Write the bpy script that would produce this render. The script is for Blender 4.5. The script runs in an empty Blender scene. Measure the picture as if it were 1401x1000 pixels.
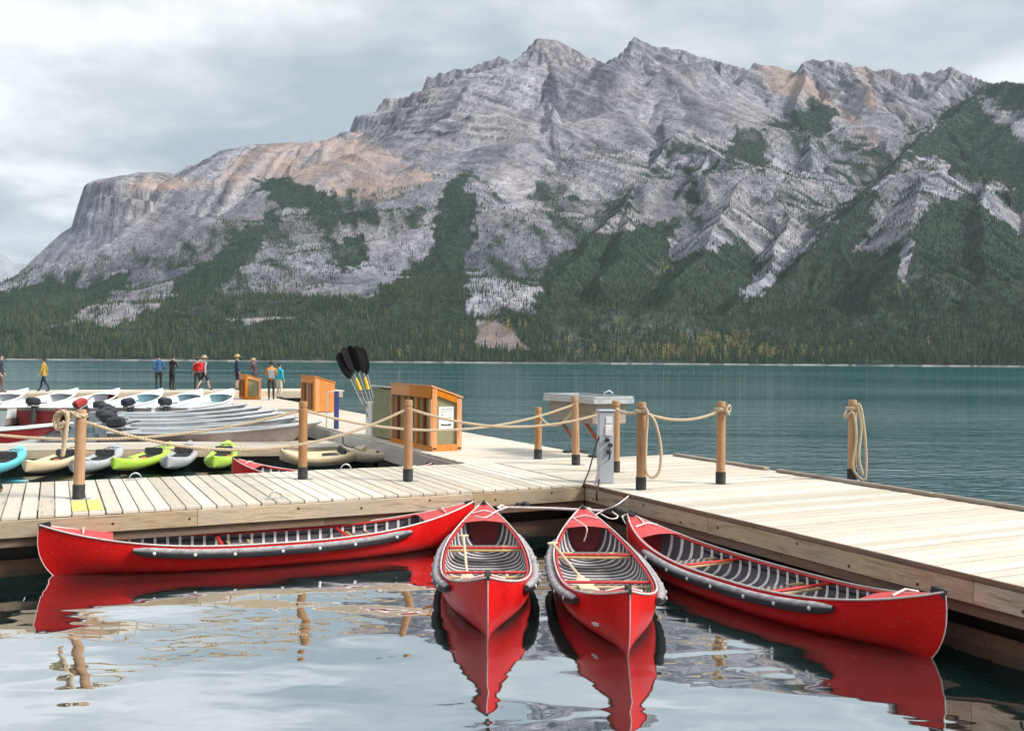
import bpy, bmesh, math, random
import numpy as np
from mathutils import Vector, Matrix, Euler

random.seed(7)
RNG = np.random.default_rng(11)
SC = bpy.context.scene
COL = SC.collection
PI = math.pi
R = math.radians

# ------------------------------------------------------------------ camera
F_PX = 1297.0; CAM_H = 2.6; HOR = 494.5; ROLL = R(0.41)
cam_d = bpy.data.cameras.new('camera')
cam_d.sensor_width = 36.0
cam_d.lens = 36.0 * F_PX / 1401.0
cam_d.clip_start = 0.1; cam_d.clip_end = 60000.0
cam = bpy.data.objects.new('camera', cam_d)
COL.objects.link(cam)
PITCH = math.atan((500.0 - HOR) / F_PX)
cam.matrix_world = Matrix.Translation((0, 0, CAM_H)) @ Matrix.Rotation(R(90) - PITCH, 4, 'X') @ Matrix.Rotation(ROLL, 4, 'Z')
SC.camera = cam

# ------------------------------------------------------------------ sky and sun
SUN_EL = R(40.0); SUN_AZ = R(108.0)          # azimuth clockwise from +Y: light comes from behind the camera, to the right
world = bpy.data.worlds.new('World'); SC.world = world; world.use_nodes = True
wn = world.node_tree.nodes; wl = world.node_tree.links
wn.clear()
def wnode(t, **kw):
    n = wn.new(t)
    for k, v in kw.items(): setattr(n, k, v)
    return n
w_out = wnode('ShaderNodeOutputWorld')
w_bg = wnode('ShaderNodeBackground'); w_bg.inputs['Strength'].default_value = 0.09
sky = wnode('ShaderNodeTexSky', sky_type='NISHITA', sun_disc=False, sun_elevation=SUN_EL, sun_rotation=SUN_AZ, altitude=1400.0, dust_density=1.5)
tc = wnode('ShaderNodeTexCoord')
sep = wnode('ShaderNodeSeparateXYZ'); wl.new(tc.outputs['Generated'], sep.inputs[0])
def wmath(op, a, b=None, clamp=False):
    n = wnode('ShaderNodeMath', operation=op); n.use_clamp = clamp
    for i, v in enumerate((a, b)):
        if v is None: continue
        if isinstance(v, (int, float)): n.inputs[i].default_value = v
        else: wl.new(v, n.inputs[i])
    return n.outputs[0]
zz = wmath('ADD', wmath('MAXIMUM', sep.outputs['Z'], 0.0), 0.16)
comb = wnode('ShaderNodeCombineXYZ')                     # a flat cloud deck seen in perspective
wl.new(wmath('DIVIDE', sep.outputs['X'], zz), comb.inputs[0])
wl.new(wmath('DIVIDE', sep.outputs['Y'], zz), comb.inputs[1])
def wnoise(scale, detail, rough, dist, off):
    mp = wnode('ShaderNodeMapping'); mp.inputs['Location'].default_value = off
    wl.new(comb.outputs[0], mp.inputs[0])
    n = wnode('ShaderNodeTexNoise'); n.inputs['Scale'].default_value = scale; n.inputs['Detail'].default_value = detail
    n.inputs['Roughness'].default_value = rough; n.inputs['Distortion'].default_value = dist
    wl.new(mp.outputs[0], n.inputs['Vector'])
    return n.outputs['Fac']
n1 = wnoise(0.85, 7.0, 0.55, 0.5, (3.1, 1.7, 0.0))
n2 = wnoise(2.6, 6.0, 0.55, 0.3, (9.4, 4.2, 2.0))
mixn = wmath('ADD', wmath('MULTIPLY', n1, 0.72), wmath('MULTIPLY', n2, 0.28))
ramp = wnode('ShaderNodeValToRGB')
cr = ramp.color_ramp
cr.elements[0].position = 0.41; cr.elements[0].color = (3.2, 3.7, 4.0, 1)
cr.elements[1].position = 0.58; cr.elements[1].color = (7.0, 7.15, 7.2, 1)
e = cr.elements.new(0.50); e.color = (4.75, 5.05, 5.2, 1)
wl.new(mixn, ramp.inputs[0])
mixs = wnode('ShaderNodeMix', data_type='RGBA'); mixs.inputs['Factor'].default_value = 0.93
wl.new(sky.outputs[0], mixs.inputs['A']); wl.new(ramp.outputs[0], mixs.inputs['B'])
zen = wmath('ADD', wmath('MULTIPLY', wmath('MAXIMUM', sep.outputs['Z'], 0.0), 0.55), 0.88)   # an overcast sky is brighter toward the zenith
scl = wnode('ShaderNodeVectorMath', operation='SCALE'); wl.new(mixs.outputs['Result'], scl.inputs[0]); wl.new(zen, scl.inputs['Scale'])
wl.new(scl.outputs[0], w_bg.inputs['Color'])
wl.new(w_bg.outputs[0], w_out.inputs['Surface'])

sun_d = bpy.data.lights.new('sun', 'SUN'); sun_d.energy = 3.0; sun_d.angle = R(16); sun_d.color = (1.0, 0.95, 0.88)
sun = bpy.data.objects.new('sun', sun_d); COL.objects.link(sun)
sdir = Vector((math.sin(SUN_AZ) * math.cos(SUN_EL), math.cos(SUN_AZ) * math.cos(SUN_EL), math.sin(SUN_EL)))
sun.rotation_euler = sdir.to_track_quat('Z', 'Y').to_euler()

SC.view_settings.view_transform = 'Standard'; SC.view_settings.look = 'None'
SC.view_settings.exposure = 0.70; SC.view_settings.gamma = 1.0
SC.view_settings.use_curve_mapping = False
SC.cycles.use_denoising = True
SC.cycles.use_adaptive_sampling = True
SC.cycles.adaptive_threshold = 0.02
SC.cycles.max_bounces = 7; SC.cycles.diffuse_bounces = 3; SC.cycles.glossy_bounces = 4
SC.cycles.transparent_max_bounces = 6; SC.cycles.volume_bounces = 1
SC.cycles.caustics_reflective = False; SC.cycles.caustics_refractive = False
SC.cycles.sample_clamp_indirect = 4.0

# ------------------------------------------------------------------ from the measured photograph to world points
def _cam_xy(u, v):
    du, dv = u - 700.5, v - 500.0
    c, s = math.cos(ROLL), math.sin(ROLL)
    return du * c + dv * s, -du * s + dv * c + (500.0 - HOR)
def at_z(u, v, z):
    """The point at height z that is seen at (u, v)."""
    x, y = _cam_xy(u, v)
    d = (CAM_H - z) * F_PX / y
    return Vector((x / F_PX * d, d, z))
def at_d(u, v, d):
    """The point at depth d that is seen at (u, v)."""
    x, y = _cam_xy(u, v)
    return Vector((x / F_PX * d, d, CAM_H - y / F_PX * d))

# ------------------------------------------------------------------ materials
MATS = {}
class NT:
    """A small node-tree writer for one material."""
    def __init__(self, name):
        self.m = bpy.data.materials.new(name); self.m.use_nodes = True
        self.t = self.m.node_tree; self.n = self.t.nodes; self.l = self.t.links
        self.n.clear()
        self.out = self.n.new('ShaderNodeOutputMaterial')
    def node(self, t, **kw):
        n = self.n.new(t)
        for k, v in kw.items(): setattr(n, k, v)
        return n
    def put(self, sock, v):
        if v is None: return
        if hasattr(v, 'is_linked') or isinstance(v, bpy.types.NodeSocket): self.l.new(v, sock)
        elif isinstance(v, (tuple, list)) and len(v) == 3 and sock.type == 'RGBA': sock.default_value = (*v, 1)
        else: sock.default_value = v
    def math(self, op, a, b=None, c=None, clamp=False):
        n = self.node('ShaderNodeMath', operation=op); n.use_clamp = clamp
        for i, v in enumerate((a, b, c)): self.put(n.inputs[i], v)
        return n.outputs[0]
    def coord(self, which='Object', scale=(1, 1, 1), loc=(0, 0, 0), rot=(0, 0, 0)):
        t = self.node('ShaderNodeTexCoord'); mp = self.node('ShaderNodeMapping')
        mp.inputs['Scale'].default_value = scale; mp.inputs['Location'].default_value = loc; mp.inputs['Rotation'].default_value = rot
        self.l.new(t.outputs[which], mp.inputs[0]); return mp.outputs[0]
    def noise(self, vec, scale, detail=4.0, rough=0.5, dist=0.0):
        n = self.node('ShaderNodeTexNoise')
        self.put(n.inputs['Vector'], vec); self.put(n.inputs['Scale'], scale); n.inputs['Detail'].default_value = detail
        n.inputs['Roughness'].default_value = rough; n.inputs['Distortion'].default_value = dist
        return n.outputs['Fac']
    def ramp(self, fac, stops):
        n = self.node('ShaderNodeValToRGB'); e = n.color_ramp.elements
        while len(e) < len(stops): e.new(0.5)
        for el, (p, c) in zip(e, stops):
            el.position = p; el.color = (*c, 1) if len(c) == 3 else c
        self.put(n.inputs[0], fac); return n.outputs[0]
    def mix(self, fac, a, b, mode='MIX'):
        n = self.node('ShaderNodeMix', data_type='RGBA', blend_type=mode)
        self.put(n.inputs['Factor'], fac); self.put(n.inputs['A'], a); self.put(n.inputs['B'], b)
        return n.outputs['Result']
    def mapr(self, v, a0, a1, b0, b1, smooth=False):
        n = self.node('ShaderNodeMapRange'); n.interpolation_type = 'SMOOTHSTEP' if smooth else 'LINEAR'
        for i, x in enumerate((v, a0, a1, b0, b1)): self.put(n.inputs[i], x)
        return n.outputs[0]
    def bump(self, h, strength=0.3, dist=0.01, normal=None):
        n = self.node('ShaderNodeBump'); n.inputs['Strength'].default_value = strength; n.inputs['Distance'].default_value = dist
        self.put(n.inputs['Height'], h)
        if normal is not None: self.put(n.inputs['Normal'], normal)
        return n.outputs[0]
    def bsdf(self, color, rough=0.6, metal=0.0, normal=None, spec=0.5, coat=0.0):
        b = self.node('ShaderNodeBsdfPrincipled')
        self.put(b.inputs['Base Color'], color); self.put(b.inputs['Roughness'], rough); self.put(b.inputs['Metallic'], metal)
        b.inputs['Specular IOR Level'].default_value = spec; b.inputs['Coat Weight'].default_value = coat
        if normal is not None: self.put(b.inputs['Normal'], normal)
        self.l.new(b.outputs[0], self.out.inputs['Surface']); return b
    def rand(self):
        return self.node('ShaderNodeObjectInfo').outputs['Random']

def plain(name, color, rough=0.5, metal=0.0, var=0.18, scale=9.0, bump=0.15, spec=0.5, coat=0.0, dirt=None):
    """Paint, plastic, cloth, metal: one colour with uneven tone, a little relief and wear."""
    if name in MATS: return MATS[name]
    t = NT(name); v = t.coord()
    n = t.noise(v, scale, 5, 0.6)
    lo = tuple(c * (1 - var) for c in color); hi = tuple(min(1, c * (1 + var)) for c in color)
    c = t.ramp(n, [(0.3, lo), (0.7, hi)])
    if dirt:
        d = t.noise(t.coord(loc=(3, 5, 1)), scale * 0.45, 6, 0.7)
        c = t.mix(t.mapr(d, 0.52, 0.72, 0, 0.7), c, dirt)
    r = t.mapr(t.noise(v, scale * 2.3, 3), 0.3, 0.7, max(0, rough - 0.08), min(1, rough + 0.1))
    nm = t.bump(t.noise(v, scale * 6, 3), bump, 0.004) if bump else None
    t.bsdf(c, r, metal, nm, spec, coat)
    MATS[name] = t.m; return t.m

# ------------------------------------------------------------------ mesh helpers
def tag(o, label=None, cat=None, group=None, kind=None):
    if label: o['label'] = label
    if cat: o['category'] = cat
    if group: o['group'] = group
    if kind: o['kind'] = kind
    return o
def empty(name, loc=(0, 0, 0), rz=0.0, label=None, cat=None, group=None):
    o = bpy.data.objects.new(name, None); COL.objects.link(o)
    o.empty_display_size = 0.2; o.location = loc; o.rotation_euler = (0, 0, rz)
    return tag(o, label, cat, group)
class MB:
    """Collects shapes; build() links them as ONE mesh object."""
    def __init__(self): self.v = []; self.f = []; self.m = []
    def add(self, vs, fs, mi=0):
        o = len(self.v); self.v += [tuple(p) for p in vs]
        self.f += [tuple(o + i for i in f) for f in fs]; self.m += [mi] * len(fs); return self
    def box(self, c, s, rot=None, mi=0, bev=0.0, taper=1.0):
        x, y, z = s[0] / 2, s[1] / 2, s[2] / 2
        if bev <= 0:
            vs = [Vector((sx * x * (taper if sz > 0 else 1), sy * y * (taper if sz > 0 else 1), sz * z)) for sz in (-1, 1) for sy in (-1, 1) for sx in (-1, 1)]
            fs = [(0, 2, 3, 1), (4, 5, 7, 6), (0, 1, 5, 4), (2, 6, 7, 3), (0, 4, 6, 2), (1, 3, 7, 5)]
        else:
            b = min(bev, x * .9, y * .9, z * .9); vs = []; fs = []
            for zi, (zz, ins) in enumerate(((-z, b), (-z + b, 0), (z - b, 0), (z, b))):
                for (px, py) in ((-x + ins, -y + ins), (x - ins, -y + ins), (x - ins, y - ins), (-x + ins, y - ins)):
                    vs.append(Vector((px, py, zz)))
            fs = [(3, 2, 1, 0), (12, 13, 14, 15)]
            for k in range(3):
                for i in range(4):
                    j = (i + 1) % 4; fs.append((4 * k + i, 4 * k + j, 4 * k + 4 + j, 4 * k + 4 + i))
        if rot is not None: vs = [rot @ p for p in vs]
        c = Vector(c); return self.add([p + c for p in vs], fs, mi)
    def tube(self, pts, r, seg=8, mi=0, closed=False, cap=True):
        pts = [Vector(p) for p in pts]; n = len(pts)
        rr = r if isinstance(r, (list, tuple)) else [r] * n
        tang = []
        for i in range(n):
            a = pts[i - 1] if (i > 0 or closed) else pts[i]; b = pts[(i + 1) % n] if (i < n - 1 or closed) else pts[i]
            t = (b - a); tang.append(t.normalized() if t.length > 1e-9 else Vector((0, 0, 1)))
        up = Vector((0, 0, 1)) if abs(tang[0].z) < 0.9 else Vector((1, 0, 0))
        nx = tang[0].cross(up).normalized(); vs = []
        for i in range(n):
            nx = (nx - tang[i] * nx.dot(tang[i]))
            nx = nx.normalized() if nx.length > 1e-6 else tang[i].orthogonal().normalized()
            ny = tang[i].cross(nx)
            for k in range(seg):
                a = 2 * PI * k / seg
                vs.append(pts[i] + (nx * math.cos(a) + ny * math.sin(a)) * rr[i])
        fs = []
        for i in range(n if closed else n - 1):
            j = (i + 1) % n
            for k in range(seg):
                l = (k + 1) % seg; fs.append((i * seg + k, i * seg + l, j * seg + l, j * seg + k))
        if cap and not closed:
            fs.append(tuple(range(seg - 1, -1, -1))); fs.append(tuple((n - 1) * seg + k for k in range(seg)))
        return self.add(vs, fs, mi)
    def lathe(self, prof, seg=16, mi=0, c=(0, 0, 0), rot=None):
        vs = []; c = Vector(c)
        for (r, z) in prof:
            for k in range(seg):
                a = 2 * PI * k / seg; p = Vector((r * math.cos(a), r * math.sin(a), z))
                vs.append((rot @ p if rot else p) + c)
        fs = []
        for i in range(len(prof) - 1):
            for k in range(seg):
                l = (k + 1) % seg; fs.append((i * seg + k, i * seg + l, (i + 1) * seg + l, (i + 1) * seg + k))
        fs.append(tuple(range(seg - 1, -1, -1))); fs.append(tuple((len(prof) - 1) * seg + k for k in range(seg)))
        return self.add(vs, fs, mi)
    def grid(self, rows, mi=0, close_u=False):
        nr, nc = len(rows), len(rows[0]); vs = [p for r in rows for p in r]; fs = []
        for i in range(nr - 1):
            for k in range(nc if close_u else nc - 1):
                l = (k + 1) % nc; fs.append((i * nc + k, i * nc + l, (i + 1) * nc + l, (i + 1) * nc + k))
        return self.add(vs, fs, mi)
    def prism(self, poly, h0, h1, mi=0, axis='z'):
        n = len(poly)
        def P(a, b, h): return (a, b, h) if axis == 'z' else ((a, h, b) if axis == 'y' else (h, a, b))
        vs = [P(a, b, h0) for a, b in poly] + [P(a, b, h1) for a, b in poly]
        fs = [tuple(range(n - 1, -1, -1)), tuple(range(n, 2 * n))] + [(i, (i + 1) % n, n + (i + 1) % n, n + i) for i in range(n)]
        return self.add(vs, fs, mi)
    def mesh(self, name, mats, smooth=True, angle=40):
        me = bpy.data.meshes.new(name); me.from_pydata(self.v, [], self.f)
        for m in (mats if isinstance(mats, (list, tuple)) else [mats]): me.materials.append(m)
        if any(self.m): me.polygons.foreach_set('material_index', self.m)
        bm = bmesh.new(); bm.from_mesh(me); bmesh.ops.recalc_face_normals(bm, faces=bm.faces); bm.to_mesh(me); bm.free()
        if smooth:
            me.polygons.foreach_set('use_smooth', [True] * len(me.polygons)); me.set_sharp_from_angle(angle=R(angle))
        me.update(); return me
    def build(self, name, mats, parent=None, smooth=True, loc=None, angle=40):
        o = bpy.data.objects.new(name, self.mesh(name, mats, smooth, angle)); COL.objects.link(o)
        if parent is not None: o.parent = parent
        if loc is not None: o.location = loc
        return o
def share(o, loc, rot=(0, 0, 0), scale=(1, 1, 1), parent='same'):
    c = o.copy(); COL.objects.link(c); c.location = loc; c.rotation_euler = rot; c.scale = scale
    if parent != 'same': c.parent = parent
    return c
def copy_tree(o, parent=None):
    c = o.copy(); COL.objects.link(c); c.parent = parent
    for ch in list(o.children): copy_tree(ch, c)
    return c

# ------------------------------------------------------------------ mountains: ridges with falling flanks, gullies, bedding
_PERM = np.random.default_rng(5).permutation(512)
def _grad(ix, iy, seed):
    h = _PERM[(ix + _PERM[(iy + seed) & 511]) & 511]
    a = h * (2 * np.pi / 512.0); return np.cos(a), np.sin(a)
def perlin(x, y, seed=0):
    ix = np.floor(x).astype(np.int64); iy = np.floor(y).astype(np.int64)
    fx = x - ix; fy = y - iy
    u = fx * fx * fx * (fx * (fx * 6 - 15) + 10); v = fy * fy * fy * (fy * (fy * 6 - 15) + 10)
    def d(ox, oy):
        gx, gy = _grad(ix + ox, iy + oy, seed); return gx * (fx - ox) + gy * (fy - oy)
    a = d(0, 0); b = d(1, 0); c = d(0, 1); e = d(1, 1)
    return 1.4 * ((a * (1 - u) + b * u) * (1 - v) + (c * (1 - u) + e * u) * v)
def fbm(x, y, oct=5, seed=0, gain=0.5):
    s = 0; a = 1.0; f = 1.0
    for o in range(oct):
        s = s + a * perlin(x * f + o * 17.3, y * f - o * 9.1, seed + o * 31); a *= gain; f *= 2.03
    return s
def ridged(x, y, oct=4, seed=0, gain=0.5):
    s = 0; a = 1.0; f = 1.0
    for o in range(oct):
        s = s + a * (1 - 2 * np.abs(perlin(x * f + o * 11.7, y * f + o * 5.3, seed + o * 29))); a *= gain; f *= 2.1
    return s

# crest lines: (column, row, depth in metres) measured on the photograph; profile = (distance, drop) pairs
STD = [(0, 0), (60, 90), (200, 240), (500, 470), (1200, 930), (2200, 1380), (3400, 1750)]
SPUR = [(0, 0), (60, 60), (200, 185), (500, 400), (1200, 830), (2500, 1420)]
RIB = [(0, 0), (50, 70), (200, 230), (500, 480), (1200, 980), (2500, 1600)]
RIM = [(0, 0), (14, 20), (34, 105), (52, 118), (84, 235), (110, 262), (230, 370), (600, 610), (1200, 940), (3000, 1500)]
TOP = [(0, 0), (150, 55), (235, 95), (300, 330), (600, 640), (2600, 2000)]
SHELF = [(0, 0), (300, 125), (600, 330), (900, 640), (1400, 980), (2600, 1350)]
WALL = [(0, 0), (16, 34), (40, 95), (110, 120), (140, 215), (230, 245), (260, 310), (600, 540), (1200, 900), (2400, 1450)]
CRESTS = [
    (RIM, 0.5, [(122, 312, 4420), (126, 286, 4430), (136, 266, 4450), (165, 268, 4420), (205, 274, 4400), (240, 284, 4430), (268, 280, 4560), (300, 268, 4750)]),
    (TOP, 0.3, [(186, 241, 4700), (208, 235, 4800), (248, 237, 4950), (290, 240, 5000)]),
    (SHELF, 0.5, [(285, 240, 5000), (330, 216, 5000), (370, 197, 5000), (430, 194, 4950), (505, 184, 4900)]),
    (WALL, 1.0, [(516, 165, 4850), (524, 136, 4850), (560, 130, 4800), (572, 126, 4800), (584, 107, 4800), (640, 92, 4750), (688, 77, 4700), (716, 94, 4650)]),
    (STD, 1.2, [(718, 92, 4650), (731, 70, 4600), (738, 54, 4600), (760, 58, 4600), (795, 76, 4600), (848, 97, 4550), (864, 62, 4500), (872, 51, 4500), (900, 64, 4500), (935, 70, 4500),
                (985, 84, 4450), (1028, 99, 4400), (1036, 87, 4350), (1098, 102, 4350), (1106, 84, 4300), (1150, 85, 4300), (1190, 92, 4300),
                (1242, 103, 4250), (1275, 99, 4250), (1306, 93, 4250), (1345, 108, 4200), (1420, 150, 4200)]),
    (SPUR, 0.8, [(1345, 118, 4000), (1372, 113, 3700), (1420, 122, 3500), (1600, 90, 3300)]),
    (SPUR, 0.8, [(1355, 114, 3900), (1290, 165, 3500), (1215, 235, 3000), (1150, 282, 2700)]),
    (SPUR, 0.9, [(1420, 275, 2350), (1345, 232, 2450), (1278, 208, 2500), (1205, 262, 2350), (1140, 310, 2200), (1060, 388, 1950), (1005, 450, 1650)]),
    (SPUR, 0.9, [(1278, 208, 2500), (1250, 330, 1950), (1225, 430, 1550)]),
    (SPUR, 0.9, [(1345, 232, 2450), (1340, 340, 1950), (1350, 440, 1550)]),
    (SPUR, 1.0, [(1040, 88, 4350), (985, 150, 3900), (918, 192, 3400), (965, 206, 3150), (1020, 236, 2900), (1090, 290, 2600), (1135, 325, 2420)]),
    (SPUR, 1.0, [(918, 192, 3400), (860, 270, 2900), (800, 340, 2300), (730, 440, 1650)]),
    (SPUR, 1.0, [(1020, 236, 2900), (960, 330, 2300), (905, 420, 1750)]),
    (SPUR, 0.8, [(1090, 290, 2600), (1050, 360, 2150), (985, 440, 1650)]),
    (SPUR, 0.8, [(860, 270, 2900), (850, 350, 2200), (820, 440, 1650)]),
    (RIB, 1.0, [(872, 51, 4500), (840, 140, 4100), (778, 220, 3600), (762, 290, 3100), (755, 345, 2700)]),
    (RIB, 1.0, [(795, 76, 4600), (752, 160, 4200), (705, 215, 3850)]),
    (RIB, 1.0, [(935, 70, 4500), (908, 130, 4150), (872, 200, 3700)]),
    (RIB, 1.0, [(985, 84, 4450), (1000, 150, 3950), (1035, 205, 3500)]),
    (RIB, 1.0, [(1106, 84, 4300), (1085, 150, 3850), (1115, 215, 3350)]),
    (RIB, 1.0, [(1190, 92, 4300), (1222, 160, 3850), (1185, 228, 3300)]),
    (RIB, 1.0, [(1306, 93, 4250), (1262, 150, 3900)]),
    (RIB, 1.0, [(640, 92, 4750), (604, 170, 4350), (592, 238, 3900)]),
    (RIB, 0.8, [(560, 130, 4800), (540, 192, 4450), (500, 250, 4100)]),
    (SPUR, 1.0, [(738, 54, 4600), (690, 150, 4150), (638, 236, 3500), (612, 330, 2700), (585, 420, 1950), (560, 472, 1550)]),
    (SPUR, 1.0, [(638, 236, 3500), (690, 320, 2900), (706, 400, 2150), (700, 465, 1600)]),
    (SPUR, 0.9, [(498, 186, 4900), (588, 250, 3900), (555, 310, 3300), (520, 390, 2500), (480, 450, 1800)]),
    (SPUR, 0.9, [(430, 200, 4950), (446, 264, 4200), (400, 320, 3600), (330, 400, 2600), (280, 460, 1800)]),
    (SPUR, 0.7, [(300, 268, 4750), (262, 355, 3900), (190, 430, 2700), (130, 475, 1800)]),
    (SPUR, 0.7, [(200, 348, 4250), (130, 405, 3300), (60, 455, 2200), (0, 480, 1700)]),
    (SPUR, 0.7, [(120, 345, 4350), (60, 385, 3900), (0, 420, 3200), (-80, 465, 2100)]),
    (SPUR, 0.8, [(446, 264, 4200), (470, 340, 3400), (420, 430, 2200), (385, 475, 1650)]),
]
SHORE_Y = 1420.0
NU, NV = 960, 420
uu = np.linspace(-110, 1515, NU)
yy = SHORE_Y - 25 + (5450 - SHORE_Y + 25) * np.linspace(0, 1, NV) ** 1.12
XX = (uu[None, :] - 700.5) / F_PX * yy[:, None]
YY = np.repeat(yy[:, None], NU, 1)

def inside(U, V, poly):
    r = np.zeros(U.shape, bool); n = len(poly)
    for i in range(n):
        (x1, y1), (x2, y2) = poly[i], poly[(i + 1) % n]
        if y1 == y2: continue
        r ^= ((y1 > V) != (y2 > V)) & (U < (x2 - x1) * (V - y1) / (y2 - y1) + x1)
    return r
CLIFFS = [[(100, 350), (118, 290), (132, 262), (200, 262), (290, 250), (330, 300), (270, 345), (200, 350)],
          [(500, 190), (515, 120), (600, 80), (700, 60), (740, 40), (760, 130), (700, 190), (600, 200), (560, 190)],
          [(735, 40), (880, 40), (900, 110), (850, 150), (760, 120)], [(1090, 70), (1360, 80), (1330, 160), (1200, 165), (1110, 140)]]
def terrain_height(X, Y):
    wx = X + 28 * fbm(X / 340, Y / 340, 3, 3); wy = Y + 28 * fbm(X / 340, Y / 340, 3, 77)
    best = np.full(X.shape, -500.0); s_b = np.zeros(X.shape); d_b = np.zeros(X.shape)
    for ci, (prof, rough, pts) in enumerate(CRESTS):
        P3 = [at_d(*p) for p in pts]
        pd = np.array([p[0] for p in prof], float); pz = np.array([p[1] for p in prof], float)
        s0 = ci * 3777.0
        for a, b in zip(P3[:-1], P3[1:]):
            ex, ey = b.x - a.x, b.y - a.y; L2 = ex * ex + ey * ey; L = math.sqrt(L2)
            t = np.clip(((wx - a.x) * ex + (wy - a.y) * ey) / L2, 0, 1)
            dx = wx - (a.x + t * ex); dy = wy - (a.y + t * ey)
            d = np.hypot(dx, dy); s = s0 + t * L
            side = np.sign(dx * ey - dy * ex)
            h0 = a.z + t * (b.z - a.z) - np.interp(d, pd, pz)
            w = h0 + 130 * rough > best
            if w.any():                     # gullies and ribs run straight down from the crest
                dw = d[w]; q = s[w] + np.arctan2(dx[w], dy[w]) * 180.0
                g = ridged(q / 460.0 + side[w] * 7, dw / 2200.0 + ci, 3, 13, 0.5) - 0.7
                g2 = ridged(q / 120.0, dw / 1500.0 + ci, 2, 23, 0.5) - 0.5
                h = h0[w] + np.clip(dw / 420.0, 0, 1) * rough * 135 * g + np.clip(dw / 200.0, 0, 1) * rough * 24 * g2
                bw = best[w]; m = h > bw
                best[w] = np.where(m, h, bw); s_b[w] = np.where(m, q, s_b[w]); d_b[w] = np.where(m, dw, d_b[w])
            s0 += L
    # tilted bedding: ledges that cross the faces
    bed = best + 0.10 * X + 0.55 * 120 * np.logaddexp(0, (X + 60) / 120) - 0.10 * Y + 55 * fbm(X / 600, Y / 600, 3, 9)
    hi = np.clip((best - 350) / 400, 0, 1)
    ub = 700.5 + X / Y * F_PX; vb = HOR - (best - CAM_H) / Y * F_PX + 6 * fbm(X / 90, Y / 90, 2, 44)
    cliff = np.zeros(X.shape)
    for poly in CLIFFS: cliff[inside(ub, vb, poly)] = 1.0
    ph = bed / 46.0; led = (ph - np.floor(ph)); led = np.clip((led - 0.25) / 0.5, 0, 1) - led
    best = best + hi * (11 + 14 * cliff) * led * (0.4 + 0.9 * np.clip(0.5 + fbm(X / 260, Y / 260, 2, 12), 0, 1))
    ph = bed / 17.0; led = (ph - np.floor(ph)); led = np.clip((led - 0.2) / 0.6, 0, 1) - led
    best = best + hi * (5 + 5 * cliff) * led
    best = best + (6 * fbm(X / 120, Y / 120, 4, 21) + 2.5 * ridged(X / 55, Y / 55, 3, 40)) * np.clip(d_b / 60, 0.15, 1)
    inland = Y - SHORE_Y - 14 * fbm(X / 180, X * 0 + 2.2, 3, 8)
    apron = 34 * np.tanh(inland / 420.0) + 3.5 * fbm(X / 90, Y / 90, 3, 50) * np.clip(inland / 200, 0, 1)
    k = 30.0
    z = np.maximum(best, apron) + k * np.log1p(np.exp(-np.abs(best - apron) / k)) - k * 0.69 * np.exp(-np.abs(best - apron) / k)
    iz = np.maximum(inland, 0)
    z = np.minimum(z, np.minimum(inland * 0.5, (0.13 * iz + 0.0008 * iz * iz) * (1 + 0.45 * fbm(X / 260, Y / 400, 3, 33))) + 1.0)
    return z, bed, s_b, d_b, cliff
ZZ, BED, SS, DD, CLF = terrain_height(XX, YY)

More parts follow.
